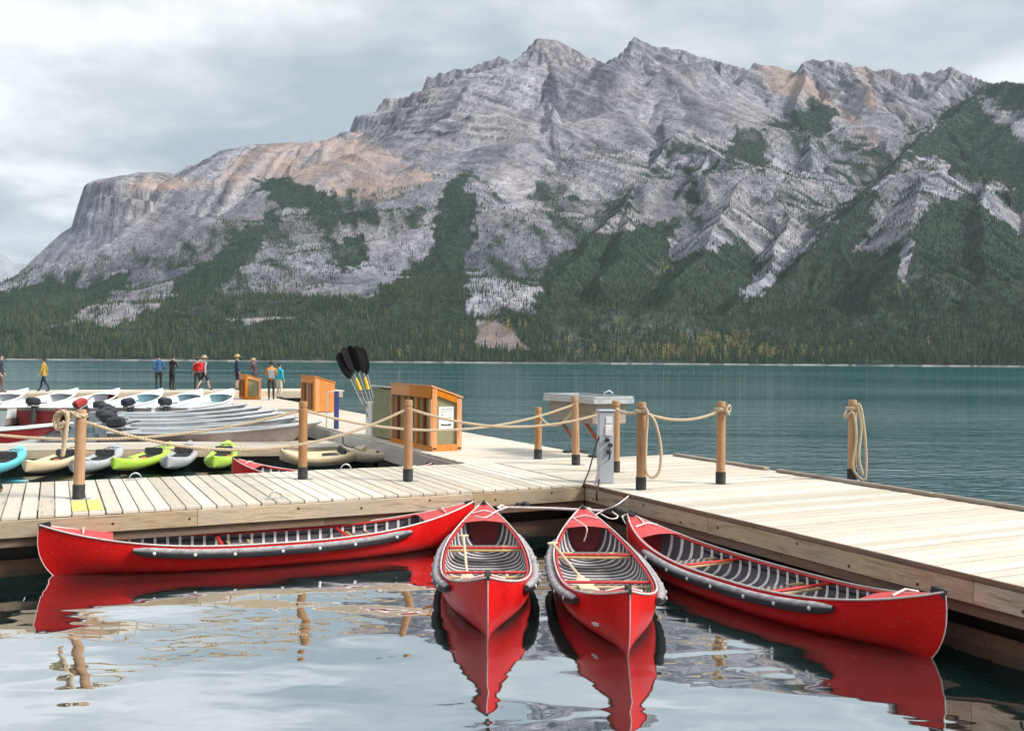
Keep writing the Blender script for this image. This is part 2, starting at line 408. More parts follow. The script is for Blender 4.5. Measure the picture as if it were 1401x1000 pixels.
# where each piece of ground is seen in the photograph, for laying out woods and bare rock on it
_c, _s = math.cos(ROLL), math.sin(ROLL)
px = XX / YY * F_PX; py = (CAM_H - ZZ) / YY * F_PX - (500 - HOR)
PU = 700.5 + px * _c - py * _s; PV = 500 + px * _s + py * _c
WOODS = [   # later ones lie over earlier ones: (density, outline)
    (0.42, [(-200, 430), (110, 352), (250, 335), (330, 285), (360, 250), (450, 270), (520, 262), (640, 235), (720, 290), (760, 195), (900, 195), (1000, 180), (1110, 150), (1200, 205), (1300, 140), (1401, 130), (1700, 120), (1700, 520), (-200, 520)]),
    (0.95, [(-200, 440), (0, 402), (60, 385), (120, 388), (186, 368), (172, 392), (120, 425), (60, 450), (150, 452), (205, 425), (280, 432), (420, 428), (500, 405), (560, 372), (640, 425), (735, 425), (735, 385), (785, 320), (850, 318), (935, 296), (905, 356), (1005, 330), (1045, 362), (1020, 420), (1060, 382), (1150, 300), (1700, 200), (1700, 520), (-200, 520)]),
    (0.9, [(200, 432), (290, 345), (355, 305), (385, 280), (372, 320), (330, 370), (262, 425)]),
    (0.55, [(270, 430), (340, 370), (390, 310), (450, 330), (480, 380), (450, 420), (340, 445)]),
    (0.12, [(140, 448), (205, 372), (260, 360), (240, 395), (185, 432)]),
    (0.95, [(350, 240), (400, 248), (446, 262), (450, 280), (388, 286), (356, 260)]),
    (0.8, [(420, 288), (470, 296), (452, 318), (418, 306)]),
    (0.9, [(448, 335), (500, 318), (500, 372), (462, 368)]),
    (0.25, [(500, 350), (540, 275), (592, 248), (594, 330), (555, 372), (512, 398)]),
    (0.35, [(465, 370), (500, 360), (500, 405), (470, 400)]),
    (1.0, [(632, 236), (602, 262), (592, 332), (556, 378), (498, 412), (560, 440), (640, 432), (640, 345), (662, 300)]),
    (0.45, [(655, 300), (690, 290), (740, 350), (745, 400), (640, 420), (642, 345)]),
    (0.12, [(652, 432), (690, 440), (725, 482), (660, 474)]),
    (0.85, [(985, 210), (1018, 180), (1050, 178), (1046, 236), (1022, 226)]),
    (0.95, [(1085, 165), (1110, 138), (1142, 152), (1126, 190), (1092, 180)]),
    (0.8, [(1135, 183), (1182, 204), (1176, 213), (1135, 196)]),
    (0.8, [(902, 202), (925, 189), (972, 205), (940, 213)]),
    (0.8, [(808, 296), (850, 262), (868, 284), (822, 302)]),
    (0.6, [(770, 190), (800, 210), (800, 240), (775, 230)]),
    (0.7, [(740, 250), (770, 255), (765, 300), (740, 285)]),
    (0.7, [(1095, 285), (1135, 292), (1138, 325), (1112, 320)]),
    (0.25, [(915, 338), (960, 272), (1020, 245), (1095, 305), (1100, 345), (1060, 365), (1000, 326), (945, 350), (905, 360)]),
    (0.1, [(1014, 398), (1040, 372), (1060, 384), (1046, 408), (1016, 412)]),
    (0.95, [(1150, 282), (1205, 236), (1255, 190), (1350, 112), (1700, 100), (1700, 300), (1290, 240), (1200, 300), (1140, 312)]),
    (0.05, [(1340, 134), (1401, 158), (1500, 190), (1500, 235), (1401, 192), (1350, 158)]),
    (0.3, [(1190, 250), (1270, 208), (1300, 224), (1286, 262), (1240, 322), (1205, 342), (1165, 350), (1200, 300)]),
    (0.1, [(1308, 246), (1401, 290), (1500, 330), (1500, 360), (1401, 325), (1328, 272)]),
    (0.15, [(1232, 330), (1250, 325), (1242, 388), (1234, 388)]),
    (0.9, [(1000, 190), (1060, 200), (1000, 175)]),
]
XS, ZS = XX + 0.35 * YY, ZZ * 1.1 + 0.12 * YY
jit_u = 10 * fbm(XS / 110, ZS / 110, 3, 60) + 7 * fbm(XS / 30, ZS / 30, 2, 64); jit_v = 8 * fbm(XS / 110, ZS / 110, 3, 68) + 8 * fbm(XS / 30, ZS / 40, 2, 71)
WOOD = np.zeros(XX.shape)
for dens, poly in WOODS: WOOD[inside(PU + jit_u, PV + jit_v, poly)] = dens
DENSE = WOOD > 0.6
gap = 0.75 * fbm(SS / 48, DD / 420, 3, 90) + 0.5 * fbm(XS / 50, ZS / 110, 3, 94)
WOOD = np.clip(np.where(WOOD < 0.6, WOOD + 0.8 * gap * (WOOD > 0.03), WOOD - 0.05 + 0.22 * gap), 0, 1)
inl = YY - SHORE_Y
WOOD[ZZ < 2.0] = 0
# colour of the ground itself
rock_lo = np.array((0.120, 0.120, 0.140)); rock_hi = np.array((0.47, 0.455, 0.47)); peach = np.array((0.37, 0.275, 0.235)); floor = np.array((0.045, 0.064, 0.045))
k1 = np.clip(0.46 + 0.20 * fbm(BED / 30.0, SS / 500.0, 3, 110) + 0.55 * fbm(SS / 42.0, DD / 900.0, 4, 113) + 0.16 * fbm(XS / 60, ZS / 60, 3, 117) - 0.10 * np.clip((ZZ - 700) / 500, 0, 1), 0, 1)[..., None]
rock = rock_lo * (1 - k1) + rock_hi * k1
seam = BED / 44.0 + 0.35 * fbm(XS / 160, ZS / 160, 2, 121); seam = seam - np.floor(seam)                 # dark beds between the pale ones
bands = np.clip((0.24 - seam) / 0.08, 0, 1) * (0.50 + 0.50 * CLF) * np.clip((ZZ - 420) / 200, 0, 1) * np.clip(0.55 + 0.9 * fbm(XS / 120, ZS / 120, 3, 125), 0, 1)
rock = rock * (1 - 0.72 * bands[..., None])
tint = np.clip(0.5 + 0.8 * fbm(XS / 330, ZS / 330, 3, 140), 0, 1)[..., None]
rock = rock * (np.array((1.03, 0.98, 0.97)) * tint + np.array((0.96, 0.97, 1.05)) * (1 - tint))
PEACH = [[(285, 250), (330, 215), (370, 196), (500, 184), (560, 232), (600, 240), (520, 276), (455, 268), (350, 240), (330, 262)],
         [(1034, 88), (1100, 104), (1150, 150), (1196, 180), (1206, 236), (1188, 225), (1170, 175), (1110, 140), (1050, 125)],
         [(170, 250), (280, 243), (285, 256), (180, 264)], [(1170, 90), (1186, 92), (1196, 150), (1184, 150)], [(650, 432), (690, 440), (725, 484), (655, 476)]]
pm = np.zeros(XX.shape)
for poly in PEACH: pm[inside(PU + jit_u * 0.8, PV + jit_v * 0.8, poly)] = 1.0
pm = (pm * np.clip(0.65 + 0.5 * fbm(XS / 140, ZS / 100, 3, 130), 0.1, 1))[..., None]
rock = rock * (1 - pm) + peach * (0.8 + 0.4 * k1) * pm
pmm = pm[..., 0]
fm = np.maximum(np.clip((WOOD - 0.50) / 0.3, 0, 1), 0.7 * DENSE)[..., None]
ground = rock * (1 - fm) + floor * fm
beach = ((ZZ < 1.25) & (inl > -20)  & (inl < 6 + 4 * fbm(XX / 40, XX * 0 + 4.4, 3, 51)))[..., None]
ground = np.where(beach, np.array((0.40, 0.385, 0.35)), ground)

def grid_object(name, X, Y, Z, colr, mat, detail=None):
    nv, nu = X.shape
    me = bpy.data.meshes.new(name)
    idx = np.arange(nv * nu).reshape(nv, nu)
    quads = np.stack([idx[:-1, :-1], idx[:-1, 1:], idx[1:, 1:], idx[1:, :-1]], -1).reshape(-1, 4)
    me.vertices.add(nv * nu); me.vertices.foreach_set('co', np.stack([X, Y, Z], -1).astype(np.float32).ravel())
    me.loops.add(quads.size); me.loops.foreach_set('vertex_index', quads.astype(np.int32).ravel())
    me.polygons.add(len(quads)); me.polygons.foreach_set('loop_start', np.arange(0, quads.size, 4, dtype=np.int32))
    me.polygons.foreach_set('use_smooth', np.ones(len(quads), bool))
    at = me.color_attributes.new('ground_colour', 'FLOAT_COLOR', 'POINT')
    at.data.foreach_set('color', np.concatenate([colr.reshape(-1, 3), (np.ones((nv * nu, 1)) if detail is None else detail.reshape(-1, 1))], 1).astype(np.float32).ravel())
    me.update(calc_edges=True); me.materials.append(mat)
    o = bpy.data.objects.new(name, me); COL.objects.link(o); return o
def mountain_material(name):
    t = NT(name)
    a = t.node('ShaderNodeVertexColor'); a.layer_name = 'ground_colour'
    v = t.coord()
    n = t.noise(v, 0.03, 9, 0.68); n2 = t.noise(t.coord(scale=(1.6, 1.6, 0.45), rot=(0.0, 0.35, 0)), 0.03, 8, 0.66)
    n3 = t.noise(v, 0.11, 6, 0.7)
    det = a.outputs['Alpha']
    c = t.mix(det, a.outputs['Color'], t.mix(1.0, a.outputs['Color'], t.ramp(n, [(0.34, (0.72, 0.72, 0.75)), (0.50, (1.0, 1.0, 1.0)), (0.68, (1.2, 1.2, 1.18))]), 'MULTIPLY'))
    c = t.mix(t.math('MULTIPLY', det, 0.8), c, t.mix(1.0, c, t.ramp(n2, [(0.36, (0.64, 0.64, 0.68)), (0.52, (1.0, 1.0, 1.0)), (0.66, (1.2, 1.2, 1.18))]), 'MULTIPLY'))
    c = t.mix(t.math('MULTIPLY', det, 0.7), c, t.mix(1.0, c, t.ramp(n3, [(0.36, (0.68, 0.68, 0.71)), (0.6, (1.12, 1.12, 1.12))]), 'MULTIPLY'))
    h = t.math('MULTIPLY', t.math('ADD', n, t.math('MULTIPLY', n2, 0.8)), t.mapr(det, 0, 1, 0.3, 1.0))
    t.bsdf(c, 0.95, 0, t.bump(h, 1.0, 14.0), 0.1)
    return t.m
mountain = grid_object('mountain', XX, YY, ZZ, ground, mountain_material('mountain_rock'), np.clip(1 - 0.72 * pmm, 0, 1))
tag(mountain, kind='structure')

# a farther range closing the valley on the left
def far_range():
    pts = [(-420, 330), (-260, 300), (-140, 340), (-60, 322), (5, 348), (18, 360), (50, 362), (70, 352), (92, 349), (120, 365), (190, 400), (300, 440)]
    U = np.linspace(-420, 300, 300); crest = np.interp(U, [p[0] for p in pts], [p[1] for p in pts])
    T = np.linspace(0, 1, 60)
    Yf = 9000 + 4000 * T[:, None] + 0 * U[None, :]
    Xf = (U[None, :] - 700.5) / F_PX * Yf
    top = (HOR + (U - 700.5) * math.sin(ROLL) - crest) / F_PX * 13000
    g = ridged(U[None, :] / 40.0 + 0 * Yf, T[:, None] * 2.0 + 0 * Xf, 4, 5)
    Zf = top[None, :] * (T[:, None] ** 1.3) + g * 90 * T[:, None] * (1 - T[:, None]) * 4 * 0.6
    k = np.clip(0.5 + 0.5 * fbm(Xf / 500, Yf / 500, 4, 8), 0, 1)[..., None]
    up_ = np.clip((Zf - 500) / 500, 0, 1)[..., None]
    colr = (np.array((0.07, 0.085, 0.07)) * (1 - up_) + np.array((0.34, 0.34, 0.36)) * up_) * (0.7 + 0.5 * k)
    o = grid_object('far_mountains', Xf, Yf, Zf, colr, mountain.data.materials[0]); tag(o, kind='structure')
far_range()

# ------------------------------------------------------------------ the forest on the slopes (uncountable): one object of many small conifers
def foliage_mat(name, a, b):
    t = NT(name); r = t.rand()
    n = t.noise(t.coord(), 0.9, 3)
    c = t.mix(r, a, b); c = t.mix(1.0, c, t.ramp(n, [(0.3, (0.7, 0.7, 0.7)), (0.7, (1.25, 1.25, 1.2))]), 'MULTIPLY')
    t.bsdf(c, 0.9, 0, None, 0.15); return t.m
def conifer_mesh(name, mat, h, w, tiers, seed):
    rnd = random.Random(seed); mb = MB()
    mb.tube([(0, 0, -2), (0, 0, h * 0.9)], [0.28, 0.05], 4)
    for k in range(tiers):
        t0 = 0.10 + 0.86 * k / tiers; z0 = h * t0; z1 = min(h, h * (t0 + 1.35 / tiers))
        r0 = w * (1 - t0) ** 0.8; n = 7; rows = []
        lo = []; a0 = rnd.random() * 6
        for i in range(n * 2):
            a = a0 + PI * i / n; rr = r0 * ((0.75 + 0.5 * rnd.random()) if i % 2 == 0 else 0.42)
            lo.append((rr * math.cos(a), rr * math.sin(a), z0 + (-.04 if i % 2 == 0 else .05) * h))
        o = len(mb.v); mb.v += lo + [(rnd.uniform(-.1, .1), rnd.uniform(-.1, .1), z1)]
        for i in range(2 * n): mb.f.append((o + i, o + (i + 1) % (2 * n), o + 2 * n)); mb.m.append(0)
    return mb.mesh(name, mat, smooth=False)
def aspen_mesh(name, mat, h, w, seed):
    rnd = random.Random(seed); mb = MB(); mb.tube([(0, 0, -2), (0, 0, h * .8)], [0.3, 0.08], 4)
    for i in range(70):
        z = h * rnd.uniform(0.25, 1.0); r = w * math.sin(PI * min(1, (z / h - 0.15) / 0.9)) ** 0.7 * rnd.uniform(0.2, 1); a = rnd.random() * 7
        c = Vector((r * math.cos(a), r * math.sin(a), z)); s = rnd.uniform(0.5, 1.1)
        p = [c + Vector((rnd.uniform(-s, s), rnd.uniform(-s, s), rnd.uniform(-s, s))) for _ in range(3)]
        o = len(mb.v); mb.v += [tuple(x) for x in p]; mb.f.append((o, o + 1, o + 2)); mb.m.append(0)
    return mb.mesh(name, mat, smooth=False)
def scatter_points(n_try, dens_of, seed):
    """Random points on the slope, as many per square metre everywhere, kept where the wood is dense enough."""
    rg = np.random.default_rng(seed)
    A = np.gradient(XX, axis=1) * np.gradient(YY, axis=0); A = A / A.sum()
    pick = rg.choice(A.size, n_try, p=A.ravel()); i, j = np.unravel_index(pick, A.shape)
    keep = (i < NV - 2) & (j < NU - 2); i, j = i[keep], j[keep]
    fi = i + rg.random(i.size); fj = j + rg.random(i.size)
    i0 = fi.astype(int); j0 = fj.astype(int); a = fi - i0; b = fj - j0
    def lerp(M): return (M[i0, j0] * (1 - a) + M[i0 + 1, j0] * a) * (1 - b) + (M[i0, j0 + 1] * (1 - a) + M[i0 + 1, j0 + 1] * a) * b
    d = dens_of(lerp)
    k = rg.random(d.size) < d
    x, y, z = lerp(XX), lerp(YY), lerp(ZZ)
    return np.stack([x, y, z], 1)[k], rg
def scatter_object(name, pts, scale, protos, label, cat):
    me = bpy.data.meshes.new(name); me.vertices.add(len(pts)); me.vertices.foreach_set('co', pts.astype(np.float32).ravel())
    at = me.attributes.new('size', 'FLOAT', 'POINT'); at.data.foreach_set('value', scale.astype(np.float32))
    me.update()
    o = bpy.data.objects.new(name, me); COL.objects.link(o); tag(o, label, cat, kind='stuff')
    pc = bpy.data.collections.new(name + '_kinds')
    for p in protos: pc.objects.link(p)
    g = bpy.data.node_groups.new(name, 'GeometryNodeTree')
    g.interface.new_socket('Geometry', in_out='INPUT', socket_type='NodeSocketGeometry')
    g.interface.new_socket('Geometry', in_out='OUTPUT', socket_type='NodeSocketGeometry')
    N = g.nodes.new; gi = N('NodeGroupInput'); go = N('NodeGroupOutput'); ins = N('GeometryNodeInstanceOnPoints')
    ci = N('GeometryNodeCollectionInfo'); ci.inputs['Collection'].default_value = pc
    ci.inputs['Separate Children'].default_value = True; ci.inputs['Reset Children'].default_value = True
    ins.inputs['Pick Instance'].default_value = True
    ri = N('FunctionNodeRandomValue'); ri.data_type = 'INT'; ri.inputs[4].default_value = 0; ri.inputs[5].default_value = len(protos) - 1
    rv = N('FunctionNodeRandomValue'); rv.data_type = 'FLOAT_VECTOR'; rv.inputs[0].default_value = (-.03, -.03, 0); rv.inputs[1].default_value = (.03, .03, 6.28); rv.inputs['Seed'].default_value = 4
    na = N('GeometryNodeInputNamedAttribute'); na.data_type = 'FLOAT'; na.inputs['Name'].default_value = 'size'
    L = g.links.new
    L(gi.outputs[0], ins.inputs['Points']); L(ci.outputs[0], ins.inputs['Instance']); L(ri.outputs[2], ins.inputs['Instance Index'])
    L(rv.outputs[0], ins.inputs['Rotation']); L(na.outputs[0], ins.inputs['Scale']); L(ins.outputs[0], go.inputs[0])
    md = o.modifiers.new('scatter', 'NODES'); md.node_group = g
    return o
def proto(name, me):
    return bpy.data.objects.new(name, me)
GREEN = foliage_mat('conifer_green', (0.028, 0.054, 0.040), (0.082, 0.116, 0.070))
OLIVE = foliage_mat('conifer_olive', (0.062, 0.086, 0.048), (0.150, 0.152, 0.072))
GOLD = foliage_mat('autumn_leaf', (0.27, 0.25, 0.10), (0.46, 0.37, 0.17))
pts, rg = scatter_points(560000, lambda f: np.clip(f(WOOD), 0, 1) ** 1.15 * 0.9, 3)
DARK = foliage_mat('conifer_dark', (0.020, 0.045, 0.038), (0.062, 0.096, 0.066))
low = pts[:, 2] < 150 + 110 * fbm(pts[:, 0] / 260, pts[:, 1] / 260, 3, 7) + 90 * rg.normal(size=len(pts)) * 0.5
size = rg.uniform(0.5, 1.25, len(pts)) * (0.47 + 0.28 * np.exp(-np.maximum(pts[:, 2], 0) / 60.0))
cm = {k: proto('conifer_' + k, conifer_mesh('conifer_' + k, m, h, w, ti, sd)) for k, m, h, w, ti, sd in
      [('a', GREEN, 19, 3.3, 5, 1), ('b', GREEN, 23, 3.0, 6, 2), ('c', OLIVE, 17, 3.5, 5, 3), ('d', DARK, 14, 2.8, 4, 4), ('e', DARK, 20, 3.1, 5, 5), ('f', GREEN, 16, 2.9, 5, 6), ('g', OLIVE, 20, 3.2, 5, 7), ('h', DARK, 18, 2.7, 5, 8)]}
scatter_object('conifer_forest', pts[~low], size[~low], [cm['a'], cm['d'], cm['e'], cm['h'], cm['f']], 'dense dark conifer forest covering the upper mountain slopes', 'forest')
scatter_object('lakeside_forest', pts[low], size[low], [cm['b'], cm['c'], cm['g'], cm['a'], cm['e'], cm['f']], 'olive green conifer forest on the lower slopes down to the far shore', 'forest')
print('conifers', len(pts))
def gold_density(f):
    u, v = f(PU), f(PV)
    d = np.zeros(u.shape)
    for (cu, cv, ru, rv, k) in [(960, 487, 120, 10, .8), (985, 474, 45, 13, .9), (1225, 403, 14, 8, .9), (1190, 470, 120, 20, .06), (830, 450, 60, 12, .2), (840, 486, 50, 8, .5), (690, 452, 30, 12, .35), (800, 470, 60, 14, .12), (1050, 492, 90, 6, .25), (905, 375, 10, 8, .6), (560, 484, 60, 6, .1)]:
        d = np.maximum(d, k * np.exp(-((u - cu) / ru) ** 2 - ((v - cv) / rv) ** 2))
    return d * (f(ZZ) > 3)
pts, rg = scatter_points(220000, gold_density, 9)
scatter_object('autumn_aspens', pts, rg.uniform(0.6, 1.35, len(pts)), [proto('aspen_a', aspen_mesh('aspen_a', GOLD, 14, 3.4, 1)), proto('aspen_b', aspen_mesh('aspen_b', GOLD, 12, 3.0, 2))],
               'yellow autumn trees scattered among the conifers near the far shore', 'trees')
print('aspens', len(pts))

# ------------------------------------------------------------------ the lake
DOCK_A = R(25.8)
CORNER = at_z(800, 662, 0.7)
def W(a, b, z=0.0):
    """Dock frame to world: a runs along the left dock to the right, b away from the camera, both from the inner corner."""
    return Vector((CORNER.x + a * math.cos(DOCK_A) - b * math.sin(DOCK_A), CORNER.y + a * math.sin(DOCK_A) + b * math.cos(DOCK_A), z))
def lake():
    t = NT('lake_water')
    pos = t.node('ShaderNodeNewGeometry').outputs['Position']
    mp = t.node('ShaderNodeMapping'); mp.vector_type = 'POINT'
    mp.inputs['Location'].default_value = (0, 0, 0)
    t.l.new(pos, mp.inputs[0])
    # open water lies beyond the docks; the basin between them is sheltered
    sub = t.node('ShaderNodeVectorMath', operation='SUBTRACT'); t.l.new(pos, sub.inputs[0]); sub.inputs[1].default_value = (CORNER.x, CORNER.y, 0)
    def dot(v):
        n = t.node('ShaderNodeVectorMath', operation='DOT_PRODUCT'); t.l.new(sub.outputs[0], n.inputs[0]); n.inputs[1].default_value = v; return n.outputs['Value']
    A = dot((math.cos(DOCK_A), math.sin(DOCK_A), 0)); B = dot((-math.sin(DOCK_A), math.cos(DOCK_A), 0))
    op = t.math('MAXIMUM', t.mapr(A, 2.0, 5.0, 0, 1, True), t.mapr(B, 3.0, 30.0, 0, 1, True))
    swell = t.noise(t.coord('Object', (0.55, 0.95, 1)), 0.8, 1.0, 0.3, 0.4)
    small = t.noise(t.coord('Object', (1.0, 1.7, 1)), 1.9, 1.5, 0.4, 0.3)
    calm = t.math('ADD', t.math('MULTIPLY', swell, 0.07), t.math('MULTIPLY', small, 0.006))
    rip = t.noise(t.coord('Object', (0.8, 1.6, 1)), 2.2, 3.0, 0.55, 0.2)
    rip2 = t.noise(t.coord('Object', (0.10, 0.35, 1)), 1.0, 3.0, 0.55, 0.3)
    patch = t.mapr(t.noise(t.coord('Object', (0.006, 0.03, 1)), 1.0, 3.0, 0.5), 0.35, 0.65, 0.25, 1.15)
    rough_h = t.math('ADD', t.math('MULTIPLY', rip, 0.085), t.math('MULTIPLY', rip2, 0.20))
    h = t.math('ADD', t.math('MULTIPLY', calm, t.math('SUBTRACT', 1.0, op)), t.math('MULTIPLY', t.math('MULTIPLY', rough_h, op), patch))
    bp = t.node('ShaderNodeBump'); bp.inputs['Strength'].default_value = 1.0; bp.inputs['Distance'].default_value = 1.0; t.l.new(h, bp.inputs['Height'])
    fr = t.node('ShaderNodeFresnel'); fr.inputs['IOR'].default_value = 1.33; t.l.new(bp.outputs[0], fr.inputs['Normal'])
    fac = t.math('MULTIPLY', t.mapr(fr.outputs[0], 0.02, 0.5, 0.66, 0.93), t.mapr(op, 0, 1, 1.0, 0.66))
    body = t.mix(op, (0.012, 0.034, 0.032), (0.005, 0.074, 0.080))
    gl = t.node('ShaderNodeBsdfGlossy'); gl.inputs['Roughness'].default_value = 0.015; t.l.new(bp.outputs[0], gl.inputs['Normal'])
    t.put(gl.inputs['Color'], (0.95, 0.98, 1.0))
    df = t.node('ShaderNodeBsdfDiffuse'); t.put(df.inputs['Color'], body)
    mx = t.node('ShaderNodeMixShader'); t.put(mx.inputs[0], fac); t.l.new(df.outputs[0], mx.inputs[1]); t.l.new(gl.outputs[0], mx.inputs[2])
    t.l.new(mx.outputs[0], t.out.inputs['Surface'])
    mb = MB(); S = 12000
    mb.add([(-S, -400, 0), (S, -400, 0), (S, 9500, 0), (-S, 9500, 0)], [(0, 1, 2, 3)])
    o = mb.build('lake', t.m, smooth=False); tag(o, kind='structure')
lake()

# ------------------------------------------------------------------ the air over the lake
def haze():
    t = NT('lake_haze')
    v = t.node('ShaderNodeVolumePrincipled'); t.put(v.inputs['Color'], (0.72, 0.87, 1.0)); v.inputs['Density'].default_value = 1.9e-5; v.inputs['Anisotropy'].default_value = 0.1
    t.l.new(v.outputs[0], t.out.inputs['Volume'])
    mb = MB().box((0, 7000, 899), (26000, 14900, 1802))
    o = mb.build('haze', t.m, smooth=False); tag(o, kind='stuff')
haze()

# ------------------------------------------------------------------ wood, rope and paint
def wood_mat(name, light, dark, along=(1, 12, 12), knots=0.5, grey=None, rough=0.8, rnd=0.22, gscale=1.0, edge=None):
    t = NT(name); r = t.rand()
    off = t.node('ShaderNodeCombineXYZ'); t.put(off.inputs[0], t.math('MULTIPLY', r, 31.0)); t.put(off.inputs[1], t.math('MULTIPLY', r, 17.0)); t.put(off.inputs[2], t.math('MULTIPLY', r, 7.0))
    co = t.node('ShaderNodeTexCoord'); ad = t.node('ShaderNodeVectorMath', operation='ADD'); t.l.new(co.outputs['Object'], ad.inputs[0]); t.l.new(off.outputs[0], ad.inputs[1])
    mp = t.node('ShaderNodeMapping'); mp.inputs['Scale'].default_value = along; t.l.new(ad.outputs[0], mp.inputs[0])
    g = t.noise(mp.outputs[0], 2.2 * gscale, 6, 0.6, 0.6)
    fine = t.noise(mp.outputs[0], 9.0 * gscale, 5, 0.65)
    c = t.ramp(g, [(0.30, dark), (0.52, light), (0.75, tuple(x * 0.86 for x in light))])
    c = t.mix(t.mapr(fine, 0.4, 0.75, 0, 0.45), c, tuple(x * 0.72 for x in dark))
    if knots > 0:
        vo = t.node('ShaderNodeTexVoronoi'); vo.inputs['Scale'].default_value = 1.0
        mk = t.node('ShaderNodeMapping'); mk.inputs['Scale'].default_value = tuple(x * 0.55 if x < 3 else x * 0.42 for x in along); t.l.new(ad.outputs[0], mk.inputs[0]); t.l.new(mk.outputs[0], vo.inputs['Vector'])
        c = t.mix(t.mapr(vo.outputs['Distance'], 0.05, 0.16, knots, 0.0), c, tuple(x * 0.4 for x in dark))
    if grey:
        d = t.noise(t.coord(loc=(4, 2, 1)), 0.9, 6, 0.65)
        c = t.mix(t.mapr(d, 0.45, 0.68, 0, 0.75), c, grey)
    if edge:
        stn = t.noise(t.coord('Object', (0.6, 2.5, 2.5), loc=(9, 1, 3)), 1.3, 6, 0.68)
        c = t.mix(t.math('MULTIPLY', t.mapr(stn, 0.50, 0.68, 0, 0.55), t.mapr(r, 0.2, 0.9, 0.2, 1.0)), c, (0.30, 0.26, 0.215))
    if edge:                                           # darker along the plank edges and round the nails
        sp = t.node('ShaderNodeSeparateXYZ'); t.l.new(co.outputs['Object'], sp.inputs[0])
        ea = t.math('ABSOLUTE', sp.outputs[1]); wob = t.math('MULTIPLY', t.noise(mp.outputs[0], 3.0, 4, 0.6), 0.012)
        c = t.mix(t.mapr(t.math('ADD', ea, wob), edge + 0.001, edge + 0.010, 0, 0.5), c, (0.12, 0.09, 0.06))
        fx = t.math('ABSOLUTE', t.math('SUBTRACT', t.math('FRACT', t.math('ADD', t.math('MULTIPLY', sp.outputs[0], 1.0 / 0.61), 0.25)), 0.5)); fy = t.math('ABSOLUTE', t.math('SUBTRACT', ea, 0.052))
        dd = t.math('SQRT', t.math('ADD', t.math('POWER', t.math('MULTIPLY', fx, 0.61), 2.0), t.math('POWER', fy, 2.0)))
        c = t.mix(t.mapr(dd, 0.004, 0.011, 0.85, 0.0), c, (0.09, 0.07, 0.055))
    br = t.mapr(r, 0, 1, 1 - rnd, 1 + rnd * 0.55)
    hs = t.node('ShaderNodeHueSaturation'); t.put(hs.inputs['Value'], br); t.put(hs.inputs['Color'], c); t.put(hs.inputs['Saturation'], t.mapr(r, 0, 1, 1.12, 0.82))
    h = t.math('ADD', g, t.math('MULTIPLY', fine, 0.6))
    t.bsdf(hs.outputs[0], rough, 0, t.bump(h, 0.35, 0.006), 0.25)
    MATS[name] = t.m; return t.m
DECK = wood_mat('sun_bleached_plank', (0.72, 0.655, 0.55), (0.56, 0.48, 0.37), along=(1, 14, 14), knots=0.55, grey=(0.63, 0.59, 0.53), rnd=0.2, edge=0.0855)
FASCIA = wood_mat('weathered_fascia', (0.58, 0.45, 0.30), (0.30, 0.21, 0.125), along=(1, 10, 10), knots=0.8, grey=(0.38, 0.33, 0.27), rnd=0.25)
WALE = wood_mat('reddish_wale', (0.25, 0.155, 0.10), (0.14, 0.085, 0.055), along=(1, 10, 10), knots=0.5, grey=(0.16, 0.13, 0.11))
POST = wood_mat('turned_post', (0.44, 0.225, 0.095), (0.26, 0.11, 0.042), along=(14, 14, 1), knots=0.6, grey=(0.40, 0.26, 0.15), rnd=0.2)
STAIN = wood_mat('orange_stain', (0.72, 0.27, 0.045), (0.55, 0.17, 0.025), along=(9, 9, 1.2), knots=0.5, rnd=0.15, rough=0.6)
STAIN_DARK = wood_mat('red_brown_stain', (0.36, 0.10, 0.04), (0.22, 0.05, 0.02), along=(9, 9, 1.2), knots=0.3, rnd=0.15, rough=0.65)
OLDWOOD = wood_mat('grey_old_wood', (0.36, 0.29, 0.23), (0.20, 0.15, 0.11), along=(1, 9, 9), knots=0.5, grey=(0.33, 0.31, 0.29))
ASH = wood_mat('varnished_ash', (0.66, 0.47, 0.24), (0.50, 0.31, 0.13), along=(9, 1, 9), knots=0.0, rnd=0.1, rough=0.4)
PADDLE_WOOD = wood_mat('pale_paddle_wood', (0.72, 0.60, 0.42), (0.60, 0.45, 0.28), along=(1, 9, 9), knots=0.0, rnd=0.1, rough=0.45)
RUBBER = plain('black_rubber', (0.018, 0.018, 0.02), 0.6, var=0.4, dirt=(0.07, 0.065, 0.06))
FLOAT = plain('dark_float', (0.02, 0.017, 0.014), 0.7, var=0.4, scale=2.0, dirt=(0.045, 0.03, 0.018))
STEEL = plain('galvanised_steel', (0.45, 0.47, 0.49), 0.45, metal=0.6, var=0.15, scale=14)
def rope_mat():
    t = NT('manila_rope'); v = t.coord()
    c = t.ramp(t.noise(v, 60, 4, 0.7), [(0.3, (0.40, 0.30, 0.19)), (0.7, (0.68, 0.57, 0.42))])
    t.bsdf(c, 0.9, 0, t.bump(t.noise(t.coord(scale=(1, 1, 1)), 160, 2), 0.5, 0.004), 0.2); return t.m
ROPE = rope_mat()
WHITE_ROPE = plain('white_rope', (0.72, 0.70, 0.66), 0.85, var=0.15, scale=40)

